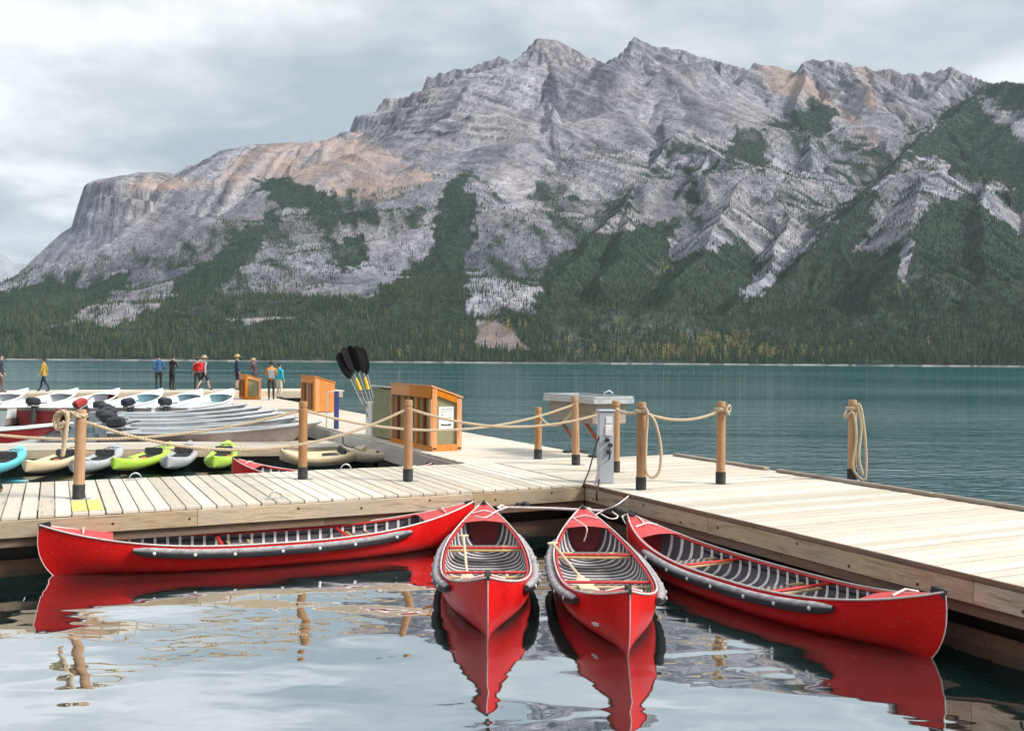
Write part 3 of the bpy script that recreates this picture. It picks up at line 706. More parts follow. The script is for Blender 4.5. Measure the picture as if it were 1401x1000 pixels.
# ------------------------------------------------------------------ docks
DZ = 0.7
def dock_root(name, label):
    return empty(name, (CORNER.x, CORNER.y, 0), DOCK_A, label, 'dock')
PLANKS = {}
def plank_mesh(L, w, th, mat, key):
    k = (key, round(L, 3), round(w, 3))
    if k not in PLANKS: PLANKS[k] = MB().box((0, 0, 0), (L, w, th), bev=0.006).mesh('plank', mat, smooth=False)
    return PLANKS[k]
def add_plank(me, parent, loc, rz=0.0, name='plank', rx=0.0):
    o = bpy.data.objects.new(name, me); COL.objects.link(o); o.parent = parent; o.location = loc; o.rotation_euler = (rx, 0, rz); return o
rnd = random.Random(21)
# the dock along which the kayaks lie
d1 = dock_root('wooden_dock', 'pale plank dock with rope fence, yellow paint patch and kayaks behind it')
a = -0.02
while a > -13.0:
    w = 0.182; L = 3.4 + rnd.uniform(-.012, .012)
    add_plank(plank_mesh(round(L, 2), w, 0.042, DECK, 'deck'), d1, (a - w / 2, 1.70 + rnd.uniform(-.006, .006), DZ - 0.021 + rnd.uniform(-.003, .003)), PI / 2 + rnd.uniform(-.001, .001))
    a -= w + rnd.choice((0.006, 0.007, 0.008, 0.013))
def face_boards(root, pts, z0, z1, th, mat, off, axis, name):
    """Boards laid end to end along a dock face."""
    for p, q in zip(pts[:-1], pts[1:]):
        L = abs(q - p) - 0.006; mid = (p + q) / 2
        mb = MB().box((0, 0, 0), (L, th, z1 - z0), bev=0.008)
        loc = (mid, off, (z0 + z1) / 2) if axis == 'a' else (off, mid, (z0 + z1) / 2)
        mb.build(name, mat, root, smooth=False, loc=loc).rotation_euler = (0, 0, 0 if axis == 'a' else PI / 2)
face_boards(d1, [-13, -9.6, -5.78, -1.9, -0.03], 0.445, 0.656, 0.05, FASCIA, -0.012, 'a', 'fascia_board')
face_boards(d1, [-13, -8.2, -4.1, 0.0], 0.325, 0.44, 0.06, WALE, 0.05, 'a', 'wale')
face_boards(d1, [-13, -9.0, -5.0, -1.0], 0.43, 0.656, 0.05, FASCIA, 3.41, 'a', 'fascia_board')
for k in range(6):
    MB().box((0, 0, 0), (1.9, 2.6, 0.46), bev=0.03).build('float', FLOAT, d1, loc=(-1.1 - 2.1 * k, 1.75, 0.10))
MB().box((0, 0, 0), (13.0, 0.06, 0.14), bev=0.01).build('lower_wale', WALE, d1, loc=(-6.5, 0.30, 0.06))
# a few planks carry yellow paint
for dx, wd in ((-7.165, 0.165), (-6.975, 0.165)):
    mb = MB().box((0, 0, 0), (wd, 0.95, 0.002))
    PAINT = plain('yellow_deck_paint', (0.78, 0.62, 0.16), 0.75, var=0.2, scale=7, dirt=(0.70, 0.62, 0.42))
    mb.build('paint_patch', PAINT, d1, smooth=False, loc=(dx, 0.60, DZ + 0.006))
def cleat(root, loc, rz):
    mb = MB(); mb.box((0, 0, 0.006), (0.26, 0.05, 0.012), bev=0.003)
    mb.tube([(-0.085, 0, 0.012), (-0.085, 0, 0.05), (-0.05, 0, 0.09), (0, 0, 0.105), (0.05, 0, 0.09), (0.085, 0, 0.05), (0.085, 0, 0.012)], 0.011, 6)
    o = mb.build('mooring_ring', STEEL, root, loc=loc); o.rotation_euler = (0, 0, rz)
cleat(d1, (-4.72, 0.28, DZ), 0.1); cleat(d1, (-2.9, 3.22, DZ), 0.0); cleat(d1, (-6.3, 3.2, DZ), 0.2)

# the dock that runs toward the viewer
d2 = dock_root('wooden_dock', 'pale plank dock with open deck, one lone rope-wrapped post and kerb rail')
b = 3.38; k = 0
while b > -13.0:
    w = 0.178; L = 4.0
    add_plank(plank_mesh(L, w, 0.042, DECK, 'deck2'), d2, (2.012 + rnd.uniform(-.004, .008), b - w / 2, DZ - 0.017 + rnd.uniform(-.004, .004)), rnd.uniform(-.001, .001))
    b -= w + rnd.choice((0.009, 0.011, 0.013, 0.018)); k += 1
for p, q in ((-13, -8.3), (-8.3, -4.0), (-4.0, 0.0)):
    MB().box((0, 0, 0), (q - p - 0.008, 0.034, 0.05), bev=0.005).build('edge_strip', WALE, d2, smooth=False, loc=(-0.008, (p + q) / 2, DZ - 0.014)).rotation_euler = (0, 0, PI / 2)
face_boards(d2, [-13, -10.2, -6.95, -3.1, -0.02], 0.445, 0.655, 0.05, FASCIA, 0.012, 'b', 'fascia_board')
face_boards(d2, [-13, -8.8, -4.4, 0.05], 0.325, 0.44, 0.06, WALE, 0.07, 'b', 'wale')
face_boards(d2, [-13, -9, -5, -1, 3.3], 0.43, 0.656, 0.05, FASCIA, 3.985, 'b', 'fascia_board')
for p, q in ((-13, -7.6), (-7.58, -3.2), (-3.18, 0.05), (0.35, 3.1)):
    MB().box((0, 0, 0), (q - p, 0.12, 0.055), bev=0.012).build('kerb_rail', OLDWOOD, d2, smooth=False, loc=(3.93, (p + q) / 2, DZ + 0.033)).rotation_euler = (0, 0, PI / 2)
for k in range(7):
    MB().box((0, 0, 0), (3.1, 1.9, 0.46), bev=0.03).build('float', FLOAT, d2, loc=(2.0, 2.2 - 2.1 * k, 0.10))
MB().box((0, 0, 0), (0.06, 13.0, 0.14), bev=0.01).build('lower_wale', WALE, d2, loc=(0.32, -6.5, 0.06))

BOLT = plain('rusty_bolt', (0.06, 0.035, 0.02), 0.7, var=0.4)
bolt_me = MB().lathe([(0.016, 0), (0.016, 0.006), (0.008, 0.011)], 8, rot=Matrix.Rotation(PI / 2, 3, 'X')).mesh('bolt', BOLT)
for k in range(22):
    o = bpy.data.objects.new('bolt', bolt_me); COL.objects.link(o)
    if k < 11: o.parent = d1; o.location = (-0.4 - 1.05 * k + rnd.uniform(-.25, .25), -0.037, 0.55 + rnd.choice((-.05, .0, .05)))
    else: o.parent = d2; o.location = (-0.013, -0.5 - 1.0 * (k - 11) + rnd.uniform(-.25, .25), 0.55 + rnd.choice((-.05, .0, .05))); o.rotation_euler = (0, 0, -PI / 2)
# the walkway with the lockers, out to the cross dock
def striped_deck():
    t = NT('far_deck_planks'); c = t.coord('Object', (1, 1, 1))
    sp = t.node('ShaderNodeSeparateXYZ'); t.l.new(c, sp.inputs[0])
    q = t.math('FRACT', t.math('MULTIPLY', sp.outputs[1], 6.9)); fl = t.math('FLOOR', t.math('MULTIPLY', sp.outputs[1], 6.9))
    wn_ = t.node('ShaderNodeTexWhiteNoise', noise_dimensions='1D'); t.l.new(fl, wn_.inputs['W'])
    col = t.ramp(wn_.outputs['Value'], [(0, (0.54, 0.48, 0.39)), (1, (0.68, 0.62, 0.52))])
    col = t.mix(t.mapr(t.noise(t.coord('Object', (1, 9, 9)), 2.5, 5, 0.6), 0.4, 0.7, 0, 0.5), col, (0.48, 0.43, 0.36))
    col = t.mix(t.math('LESS_THAN', q, 0.05), col, (0.08, 0.07, 0.06))
    t.bsdf(col, 0.85, 0, None, 0.2); return t.m
FAR_DECK = striped_deck()
d3 = dock_root('walkway', 'pale plank walkway carrying the orange and green lockers out over the lake')
b = 3.42
while b < 9.0:
    w = 0.138
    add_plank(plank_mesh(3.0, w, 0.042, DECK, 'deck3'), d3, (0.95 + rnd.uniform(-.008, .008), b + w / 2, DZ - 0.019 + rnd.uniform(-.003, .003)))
    b += w + 0.007
MB().box((0, 0, 0), (3.0, 36.5 - b, 0.042)).build('far_deck', FAR_DECK, d3, smooth=False, loc=(0.95, (b + 36.5) / 2, DZ - 0.021))
PALEF = wood_mat('pale_painted_fascia', (0.66, 0.60, 0.54), (0.50, 0.42, 0.36), along=(1, 8, 8), knots=0.3, grey=(0.52, 0.44, 0.40))
face_boards(d3, [3.5, 6.2, 9.2, 13, 17, 22, 29, 36.4], 0.30, 0.656, 0.05, PALEF, -0.57, 'b', 'fascia_board')
MB().box((0, 0, 0), (0.008, 0.16, 0.18), bev=0.002).build('sticker', plain('teal_sticker', (0.02, 0.22, 0.30), 0.5), d3, loc=(-0.599, 11.6, 0.49))
face_boards(d3, [3.45, 8, 14, 22, 29, 36.4], 0.43, 0.656, 0.05, FASCIA, 2.43, 'b', 'fascia_board')
for k in range(11):
    MB().box((0, 0, 0), (2.5, 2.6, 0.46), bev=0.03).build('float', FLOAT, d3, loc=(0.95, 5.2 + 3.0 * k, 0.10))
d4 = dock_root('cross_dock', 'far plank cross dock where the visitors stand beyond the moored boats')
MB().box((0, 0, 0), (22.0, 3.6, 0.05)).build('deck', FAR_DECK, d4, smooth=False, loc=(-4.5, 38.4, 0.975)).rotation_euler = (0, 0, 0)
face_boards(d4, [-15.4, -10, -5, 0, 6.4], 0.62, 0.945, 0.06, FASCIA, 36.56, 'a', 'fascia_board')
for k in range(7):
    MB().box((0, 0, 0), (2.4, 3.0, 0.8), bev=0.03).build('float', FLOAT, d4, loc=(-14 + 3.1 * k, 38.4, 0.28))
# low float at the sterns of the kayaks
kf0 = at_z(-40, 611, 0.42); kf1 = at_z(470, 606, 0.42)
kang = math.atan2(kf1.y - kf0.y, kf1.x - kf0.x)
d5 = empty('kayak_float', ((kf0.x + kf1.x) / 2, (kf0.y + kf1.y) / 2, 0), kang, 'low narrow plank float behind the row of beached kayaks', 'dock')
fl_len = (kf1 - kf0).length
for k in range(7):
    MB().box((0, 0, 0), (fl_len - 0.02 * (k % 3), 0.28, 0.05), bev=0.006).build('plank', DECK, d5, smooth=False, loc=(0, -0.95 + 0.287 * k, 0.395))
MB().box((0, 0, 0), (fl_len, 0.05, 0.16), bev=0.006).build('fascia_board', FASCIA, d5, smooth=False, loc=(0, -1.12, 0.29))
MB().box((0, 0, 0), (fl_len - 0.4, 1.6, 0.4), bev=0.03).build('float', FLOAT, d5, loc=(0, -0.1, 0.10))

# ------------------------------------------------------------------ posts and ropes
def post(loc, h, lean, label, group=None, boot=True, rz=0.0):
    r = empty('mooring_post', loc, rz, label, 'post', group)
    r.rotation_euler = (lean[1], lean[0], rz)
    mb = MB(); mb.lathe([(0.069, 0.10 if boot else 0), (0.071, 0.4), (0.069, h - 0.16), (0.068, h - 0.125), (0.060, h - 0.115), (0.060, h - 0.10), (0.069, h - 0.09), (0.068, h - 0.02), (0.058, h)], 18)
    mb.build('shaft', POST, r)
    if boot: MB().lathe([(0.079, 0.0), (0.080, 0.19), (0.074, 0.195)], 18).build('rubber_boot', RUBBER, r)
    MB().box((0, 0, 0.004), (0.32, 0.07, 0.012), bev=0.002).build('base_plate', STEEL, r)
    return r
def px_h(base, top_v, u):
    x, y = _cam_xy(u, top_v); return CAM_H - y / F_PX * base.y - base.z
POSTS = {}
for key, (u, v, tv), lean, lab in [
    ('P1', (107, 682, 560), (0.03, 0), 'brown wooden post standing beside the yellow paint patch on the deck'),
    ('P2', (414, 655, 549), (0, 0), 'brown wooden post on the kayak side of the dock facing the red canoe bow'),
    ('P3', (558, 658, 547), (0, 0), 'brown wooden post in front of the orange and green locker with the notice'),
    ('P4', (736, 628, 557), (0, 0), 'shorter honey-coloured post at the end of the grey metal-topped table'),
    ('P5', (788, 636, 542), (-0.025, 0), 'leaning brown post standing against the long side of the metal-topped table'),
    ('P6', (842, 646, 548), (0, 0), 'brown wooden post right behind the grey power pedestal'),
    ('P7', (877, 670, 550), (0.0, 0), 'brown wooden post with one large hanging rope loop'),
    ('P8', (986, 662, 549), (0, 0), 'brown wooden post at the end of the rope with a knot near its top'),
    ('P9', (1166, 657, 547), (0, 0), 'lone brown post by the kerb rail wrapped in a long rope coil')]:
    p = at_z(u, v, DZ + 0.004)
    POSTS[key] = (p, px_h(p, tv, u)); post(p, POSTS[key][1], lean, lab, 'rope fence posts')
def strand_path(pts, n):
    """A smooth path through points (Catmull-Rom)."""
    P = [Vector(p) for p in pts]; P = [2 * P[0] - P[1]] + P + [2 * P[-1] - P[-2]]; out = []
    for i in range(1, len(P) - 2):
        for k in range(n):
            t = k / n; a, b, c, d = P[i - 1], P[i], P[i + 1], P[i + 2]
            out.append(0.5 * ((2 * b) + (c - a) * t + (2 * a - 5 * b + 4 * c - d) * t * t + (3 * b - a - 3 * c + d) * t ** 3))
    out.append(P[-2]); return out
def rope(name, pts, r, label, cat='rope', mat=None, group=None, twist=True, parent=None, step=0.022):
    mat = mat or ROPE
    path = strand_path(pts, 14)
    # even spacing
    L = [0.0]
    for p, q in zip(path[:-1], path[1:]): L.append(L[-1] + (q - p).length)
    n = max(6, int(L[-1] / (step if twist else 0.06))); ev = []
    j = 0
    for i in range(n + 1):
        s = L[-1] * i / n
        while j < len(L) - 2 and L[j + 1] < s: j += 1
        f = (s - L[j]) / max(1e-9, L[j + 1] - L[j]); ev.append(path[j].lerp(path[j + 1], min(1, f)))
    mb = MB()
    if not twist: mb.tube(ev, r, 6)
    else:
        nx = None; fr = []
        for i, p in enumerate(ev):
            t = (ev[min(i + 1, n)] - ev[max(i - 1, 0)]).normalized()
            if nx is None: nx = t.orthogonal().normalized()
            nx = (nx - t * nx.dot(t)).normalized(); fr.append((nx.copy(), t.cross(nx)))
        for k in range(3):
            q = []
            for i, p in enumerate(ev):
                a = 2 * PI * (k / 3 + i * L[-1] / n / (r * 6.5)); q.append(p + (fr[i][0] * math.cos(a) + fr[i][1] * math.sin(a)) * r * 0.52)
            mb.tube(q, r * 0.56, 5)
    o = mb.build(name, mat, parent, angle=80)
    if parent is None: tag(o, label, cat, group)
    return o
def top_of(k, dz=-0.14): p, h = POSTS[k]; return p + Vector((0, 0, h + dz))
def sag(p, q, drop, n=7):
    return [p.lerp(q, i / n) - Vector((0, 0, drop * 4 * (i / n) * (1 - i / n))) for i in range(n + 1)]
P0 = at_z(-190, 672, DZ + 0.004)
POSTS['P0'] = (P0, 1.25); post(P0, 1.25, (0, 0), 'brown wooden post past the end of the kayak row, start of the rope', 'rope fence posts')
for k0, k1, drop, lab in [('P0', 'P2', 0.42, 'manila rope hanging low behind the post with the yellow paint patch'),
                          ('P1', 'P3', 0.52, 'manila rope sagging in front of the red canoe bow and tan kayaks'),
                          ('P2', 'P5', 0.40, 'manila rope sagging low across the face of the orange locker'),
                          ('P3', 'P6', 0.30, 'manila rope from the locker notice to the power pedestal'),
                          ('P4', 'P5', 0.30, 'short manila rope drooping beside the metal-topped table'),
                          ('P6', 'P7', 0.05, 'short tight manila rope above the power pedestal'),
                          ('P7', 'P8', 0.14, 'short manila rope between the loop-hung post and its neighbour')]:
    rope('rope', sag(top_of(k0), top_of(k1), drop), 0.023, lab, group='rope fence')
def wrap(k, dz, turns=2.2, rr=0.088, r=0.022):
    p = top_of(k, dz); return [p + Vector((rr * math.cos(a), rr * math.sin(a), 0.02 * a / (2 * PI))) for a in [2 * PI * turns * i / 20 for i in range(21)]]
right = Vector((1, 0, 0)); toward = Vector((0, -1, 0))
t7 = top_of('P7', -0.12)
rope('rope_loop', wrap('P7', -0.16, 1.6) + [t7 + Vector((0.10, -.12, -.06)), t7 + Vector((0.20, -.13, -.22)), t7 + Vector((0.27, -.13, -.55)), t7 + Vector((0.26, -.13, -.86)), t7 + Vector((0.17, -.13, -.98)), t7 + Vector((0.06, -.13, -.9)), t7 + Vector((0.05, -.13, -.5)), t7 + Vector((0.07, -.12, -.05)), t7 + Vector((0.02, -.11, .06))], 0.023, 'large manila loop hanging down one side of its post')
t9 = top_of('P9', -0.10)
rope('rope_coil', wrap('P9', -0.16, 2.2) + [t9 + Vector((-.13, -.05, -.10)), t9 + Vector((-.14, -.06, -.2)), t9 + Vector((-.04, -.12, -.1)), t9 + Vector((0.02, -.12, -.5)), t9 + Vector((-0.03, -.12, -.95)), t9 + Vector((0.05, -.12, -1.13)), t9 + Vector((0.17, -.12, -1.15)), t9 + Vector((0.17, -.12, -.6)), t9 + Vector((0.10, -.11, -.06)), t9 + Vector((0.04, -.1, 0.02)), t9 + Vector((0.10, -.12, -.3)), t9 + Vector((0.06, -.13, -.8)), t9 + Vector((0.12, -.13, -1.1))], 0.023, 'long manila coil wound round the lone post and hanging to the deck')
t1 = top_of('P1', -0.06)
rope('rope_bundle', wrap('P1', -0.10, 1.8) + [t1 + Vector((-.1, -.08, .02)), t1 + Vector((-.20, -.08, .0)), t1 + Vector((-.26, -.07, -.12)), t1 + Vector((-.18, -.1, -.2)), t1 + Vector((-.1, -.1, -.06)), t1 + Vector((-.17, -.12, .04)), t1 + Vector((-.23, -.1, -.1)), t1 + Vector((-.16, -.11, -.26)), t1 + Vector((-.15, -.11, -.45)), t1 + Vector((-.17, -.11, -.56)), t1 + Vector((-.12, -.13, -.3)), t1 + Vector((-.10, -.13, .0)), t1 + Vector((-.2, -.14, .03)), t1 + Vector((-.28, -.1, -.08)), t1 + Vector((-.22, -.13, -.2)), t1 + Vector((-.12, -.15, -.1))], 0.030, 'knotted manila bundle with a hanging tail tied to the post by the yellow patch')
t8 = top_of('P8', -0.1)
rope('rope_knot', wrap('P8', -0.15, 1.7) + [t8 + Vector((.10, -.06, -.06)), t8 + Vector((.13, -.05, .0)), t8 + Vector((.10, -.1, .04)), t8 + Vector((.05, -.12, -.03)), t8 + Vector((.11, -.1, -.1))], 0.022, 'small manila knot tied near the top of the end post')

# ------------------------------------------------------------------ canoes
def red_hull():
    t = NT('red_canoe_hull'); v = t.coord(); rn = t.math('MULTIPLY', t.rand(), 40.0)
    def moved(scale):
        m = t.node('ShaderNodeVectorMath', operation='ADD'); cb = t.node('ShaderNodeCombineXYZ'); t.put(cb.inputs[0], rn); t.put(cb.inputs[1], rn); t.l.new(t.coord(scale=scale), m.inputs[0]); t.l.new(cb.outputs[0], m.inputs[1]); return m.outputs[0]
    n = t.noise(moved((1, 1, 1)), 2.2, 5, 0.6); sc_ = t.noise(moved((1.2, 6, 9)), 6, 6, 0.75)
    c = t.ramp(n, [(0.3, (0.60, 0.005, 0.006)), (0.7, (0.75, 0.011, 0.010))])
    c = t.mix(t.mapr(sc_, 0.56, 0.70, 0, 0.55), c, (0.62, 0.16, 0.14))
    sr = t.noise(moved((0.5, 14, 22)), 5, 6, 0.8)
    c = t.mix(t.mapr(sr, 0.58, 0.66, 0, 0.6), c, (0.30, 0.02, 0.02))
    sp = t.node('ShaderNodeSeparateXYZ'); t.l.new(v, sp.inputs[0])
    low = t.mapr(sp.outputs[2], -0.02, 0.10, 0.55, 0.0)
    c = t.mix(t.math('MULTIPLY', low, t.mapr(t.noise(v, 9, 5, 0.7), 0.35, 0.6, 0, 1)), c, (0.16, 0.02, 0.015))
    t.bsdf(c, t.mapr(n, 0.3, 0.7, 0.32, 0.5), 0, t.bump(t.noise(v, 5, 4), 0.12, 0.01), 0.22); return t.m
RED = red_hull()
DECKRED = plain('faded_red_deck', (0.56, 0.06, 0.065), 0.5, var=0.15, scale=7)
INRED = plain('dark_red_tank', (0.20, 0.005, 0.008), 0.5, var=0.2, scale=5)
LINING = plain('canoe_lining', (0.085, 0.075, 0.095), 0.55, var=0.35, scale=5, dirt=(0.16, 0.15, 0.16))
RIBW = plain('pale_rib', (0.74, 0.70, 0.68), 0.5, var=0.15, scale=12)
TRIMW = plain('worn_white_trim', (0.62, 0.55, 0.52), 0.45, var=0.2, scale=15, dirt=(0.55, 0.22, 0.2))
THWART = plain('red_thwart', (0.50, 0.02, 0.02), 0.45, var=0.2, scale=10)
def sponson_mat():
    t = NT('foam_sponson'); v = t.coord()
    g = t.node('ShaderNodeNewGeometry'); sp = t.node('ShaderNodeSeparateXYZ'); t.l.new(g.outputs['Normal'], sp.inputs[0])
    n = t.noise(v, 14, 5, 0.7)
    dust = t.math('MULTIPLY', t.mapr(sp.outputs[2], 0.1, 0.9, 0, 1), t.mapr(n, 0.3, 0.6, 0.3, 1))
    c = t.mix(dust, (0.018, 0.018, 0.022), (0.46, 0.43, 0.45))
    t.bsdf(c, 0.6, 0, t.bump(t.noise(v, 30, 3), 0.2, 0.004), 0.4); return t.m
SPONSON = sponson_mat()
BUTTON = plain('white_button', (0.80, 0.79, 0.76), 0.4, var=0.1)
def web_mat():
    t = NT('seat_webbing'); ck = t.node('ShaderNodeTexChecker'); ck.inputs['Scale'].default_value = 22
    t.put(ck.inputs['Vector'], t.coord()); t.put(ck.inputs['Color1'], (0.015, 0.014, 0.02)); t.put(ck.inputs['Color2'], (0.34, 0.30, 0.28))
    t.bsdf(ck.outputs['Color'], 0.8, 0, t.bump(ck.outputs['Fac'], 0.4, 0.004), 0.2); return t.m
WEB = web_mat()
def canoe(name, label, pn, pf, paddles=(), decal=False, seat_dir=1):
    """A canoe whose ends stand at pn (near) and pf (far)."""
    pn, pf = Vector(pn), Vector(pf); L = (pf - pn).length; mid = (pn + pf) / 2
    root = empty(name, (mid.x, mid.y, 0), math.atan2(pf.y - pn.y, pf.x - pn.x), label, 'canoe', 'red canoes moored at the dock corner')
    def sheer(s): return 0.30 + 0.31 * abs(s) ** 2.7
    def keel(s): return -0.05 + 0.02 * abs(s) ** 4
    def hw(s, ins=0.0): return max(0.0, 0.53 * (1 - abs(s) ** 2.6) ** 1.0 + 0.003 - ins)
    def pt(s, t, ins=0.0, up=0.0, top=0.0):
        at, sg = abs(t), (1 if t >= 0 else -1); e = abs(s) ** 3
        fy = (1 - (1 - at) ** 2.3) * (1 - e) + at ** 0.9 * e
        fz = at ** 3.0 * (1 - e) + at ** 1.2 * e
        y = sg * hw(s, ins) * fy * (1 - 0.05 * at ** 6 * (1 - e))
        k = keel(s) + up; z = k + (sheer(s) - top - k) * fz
        cut = 0.075 * (1 - fz) ** 3.2 + 0.010 * fz ** 4
        return Vector((s * L / 2 * (1 - cut * abs(s) ** 10), y, z))
    S = [math.sin(PI / 2 * q) for q in np.linspace(-1, 1, 57)]; T = np.linspace(-1, 1, 29)
    MB().grid([[pt(s, t) for t in T] for s in S]).build('hull', RED, root, angle=60)
    Si = [q for q in np.linspace(-0.80, 0.80, 41)]
    MB().grid([[pt(s, t, 0.014, 0.065, 0.004) for t in T] for s in Si]).build('lining', LINING, root, angle=60)
    n = int(0.78 * L / 0.15)
    for i in range(n):                                  # ribs
        s0 = -0.74 + 1.48 * i / (n - 1); hwid = 0.017 / (L / 2)
        rows = []
        for ds, ins in ((-hwid, 0.016), (-hwid, 0.025), (hwid, 0.025), (hwid, 0.016)):
            rows.append([pt(s0 + ds, t, ins, ins + 0.052, 0.01) for t in np.linspace(-0.985, 0.985, 21)])
        MB().grid(rows).build('rib', RIBW, root, angle=30)
    for sg in (-1, 1):                                  # gunwales, sponsons
        path = [pt(s, sg) + Vector((0, sg * 0.004, 0.006)) for s in [math.sin(PI / 2 * q) for q in np.linspace(-0.985, 0.985, 49)]]
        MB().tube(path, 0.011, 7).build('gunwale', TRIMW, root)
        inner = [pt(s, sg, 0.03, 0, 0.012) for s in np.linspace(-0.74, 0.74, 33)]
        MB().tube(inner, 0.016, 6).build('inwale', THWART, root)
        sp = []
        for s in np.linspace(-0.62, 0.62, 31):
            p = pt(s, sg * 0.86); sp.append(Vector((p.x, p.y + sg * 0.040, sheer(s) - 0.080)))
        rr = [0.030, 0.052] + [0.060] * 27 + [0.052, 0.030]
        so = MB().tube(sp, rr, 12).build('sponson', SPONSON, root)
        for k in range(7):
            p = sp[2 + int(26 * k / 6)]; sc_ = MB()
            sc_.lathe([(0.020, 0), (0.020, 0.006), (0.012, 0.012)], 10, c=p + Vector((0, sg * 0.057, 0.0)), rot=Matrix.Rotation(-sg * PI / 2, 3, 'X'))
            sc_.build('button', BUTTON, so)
    for e in (-1, 1):                                   # end decks, tanks, caps, stem bands
        rows = []
        for q in np.linspace(0.70, 0.995, 9):
            a, b = pt(e * q, -1), pt(e * q, 1); w_ = (b - a)
            rows.append([a + w_ * f + Vector((0, 0, 0.004 + 0.035 * math.sin(PI * f) * min(1, (1 - q) * 6))) for f in np.linspace(0.02, 0.98, 7)])
        MB().grid(rows).build('end_deck', DECKRED, root)
        ring = [pt(e * 0.795, t, 0.016, 0.067, 0.004) for t in T]
        c = sum(ring, Vector()) / len(ring) + Vector((e * 0.04, 0, 0.03)); mb = MB()
        o = 0; mb.v = [tuple(c)] + [tuple(p) for p in ring]; mb.f = [(0, i + 1, i + 2) for i in range(len(ring) - 1)] + [(0, len(ring), 1)]; mb.m = [0] * len(mb.f)
        mb.build('float_tank', INRED, root)
        tip = pt(e * 1.0, 1); cap = MB()
        cap.prism([(-0.12, -0.032), (0.012, -0.012), (0.012, 0.012), (-0.12, 0.032)], -0.055, 0.022)
        co = cap.build('end_cap', RUBBER, root, smooth=False, loc=tip); co.rotation_euler = (0, -e * 0.12, 0 if e > 0 else PI)
        st = [pt(e * 1.0, t) + Vector((e * 0.004, 0, 0)) for t in np.linspace(0.97, 0.0, 16)] + [pt(e * q, 0) + Vector((0, 0, -0.003)) for q in np.linspace(0.985, 0.85, 5)]
        MB().tube(st, 0.0055, 6).build('stem_band', TRIMW, root)
        dw = pt(e * 0.82, 1)                            # carrying handle across the deck
        MB().tube([(dw.x, -dw.y * 0.8, dw.z + 0.03), (dw.x, 0, dw.z + 0.07), (dw.x, dw.y * 0.8, dw.z + 0.03)], 0.012, 6).build('carry_handle', TRIMW, root)
    for x0 in (L * 0.21, -L * 0.075):                   # two seats
        s = x0 / (L / 2); z = sheer(s) - 0.115; hwid = hw(s) * 0.95
        st = empty('seat', (x0, 0, z)); st.parent = root
        for dx in (-0.13, 0.13):
            MB().box((0, 0, 0), (0.042, 2 * hwid - 0.01, 0.026), bev=0.006).build('seat_bar', ASH, st, loc=(dx, 0, 0))
        for dy in (-1, 1): MB().box((0, 0, 0), (0.21, 0.036, 0.022), bev=0.004).build('seat_bar', ASH, st, loc=(0, dy * 0.24, 0.0005))
        MB().box((0, 0, 0), (0.23, 0.45, 0.010), bev=0.003).build('webbing', WEB, st, loc=(0, 0, 0.018))
    for x0 in (L * 0.21 - 0.27 * seat_dir, -L * 0.075 - 0.27 * seat_dir):
        s = x0 / (L / 2); hwid = hw(s) * 0.97
        MB().box((0, 0, 0), (0.05, 2 * hwid, 0.024), bev=0.008).build('thwart', THWART, root, loc=(x0, 0, sheer(s) - 0.035))
    if decal:
        p = pt(-0.74, 0.70); q = pt(-0.74, 0.62); n_ = (pt(-0.73, 0.66) - pt(-0.75, 0.66)).cross(q - p).normalized()
        if n_.y < 0: n_ = -n_
        c = pt(-0.74, 0.66); ax = (pt(-0.70, 0.66) - c).normalized(); ay = n_.cross(ax)
        mb = MB(); ring = [c + ax * 0.085 * math.cos(w) + ay * 0.02 * math.sin(w) + n_ * 0.004 for w in np.linspace(0, 2 * PI, 17)[:-1]]
        mb.add([p + n_ * -0.012 for p in ring] + ring, [tuple(range(16, 32))] + [(i, (i + 1) % 16, 16 + (i + 1) % 16, 16 + i) for i in range(16)])
        mb.build('oval_decal', BUTTON, root)
    return root
def paddle(name, grip, tip, label, mat, blade_mat=None, blade_l=0.5, blade_w=0.17, cat='paddle', roll=0.0, group=None):
    """Paddle from its T-grip to the tip of its blade."""
    g, t = Vector(grip), Vector(tip); L = (t - g).length
    r = empty(name, g, 0, label, cat, group); r.rotation_mode = 'QUATERNION'
    r.rotation_quaternion = (t - g).to_track_quat('X', 'Z') @ Euler((roll, 0, 0)).to_quaternion()
    MB().tube([(0.01, 0, 0), (L - blade_l + 0.06, 0, 0)], 0.0155, 8).build('shaft', mat, r)
    MB().tube([(0, -0.062, 0), (0.004, -0.04, 0), (0.006, 0, 0), (0.004, 0.04, 0), (0, 0.062, 0)], [0.012, 0.018, 0.02, 0.018, 0.012], 8).build('grip', mat, r)
    rows = []
    for f in np.linspace(0, 1, 9):
        w = blade_w / 2 * (math.sin(min(1, f * 2.2 + 0.12) * PI / 2)) * (1.0 if f < 0.8 else math.cos((f - 0.8) / 0.2 * 1.25)); th = 0.010 * (1 - f) + 0.004
        x = L - blade_l + blade_l * f
        rows.append([(x, -w, 0), (x, -w * .5, th), (x, 0, th * 1.4), (x, w * .5, th), (x, w, 0), (x, w * .5, -th), (x, 0, -th * 1.4), (x, -w * .5, -th)])
    MB().grid(rows, close_u=True).build('blade', blade_mat or mat, r)
    return r
c1n, c1f = at_z(50, 720, .6), at_z(650, 687, .6)
canoe('canoe', 'long red canoe lying broadside along the dock under the rope fence', (c1n.x, c1n.y, 0), (c1f.x, c1f.y, 0))
c2n, c2f = at_z(668, 793, .6), at_z(662, 687, .6)
canoe('canoe', 'red canoe nosed into the dock corner touching the tip of the broadside canoe', (c2n.x, c2n.y, 0), (c2f.x, c2f.y, 0))
c3n, c3f = at_z(863, 812, .6), at_z(797, 693, .6)
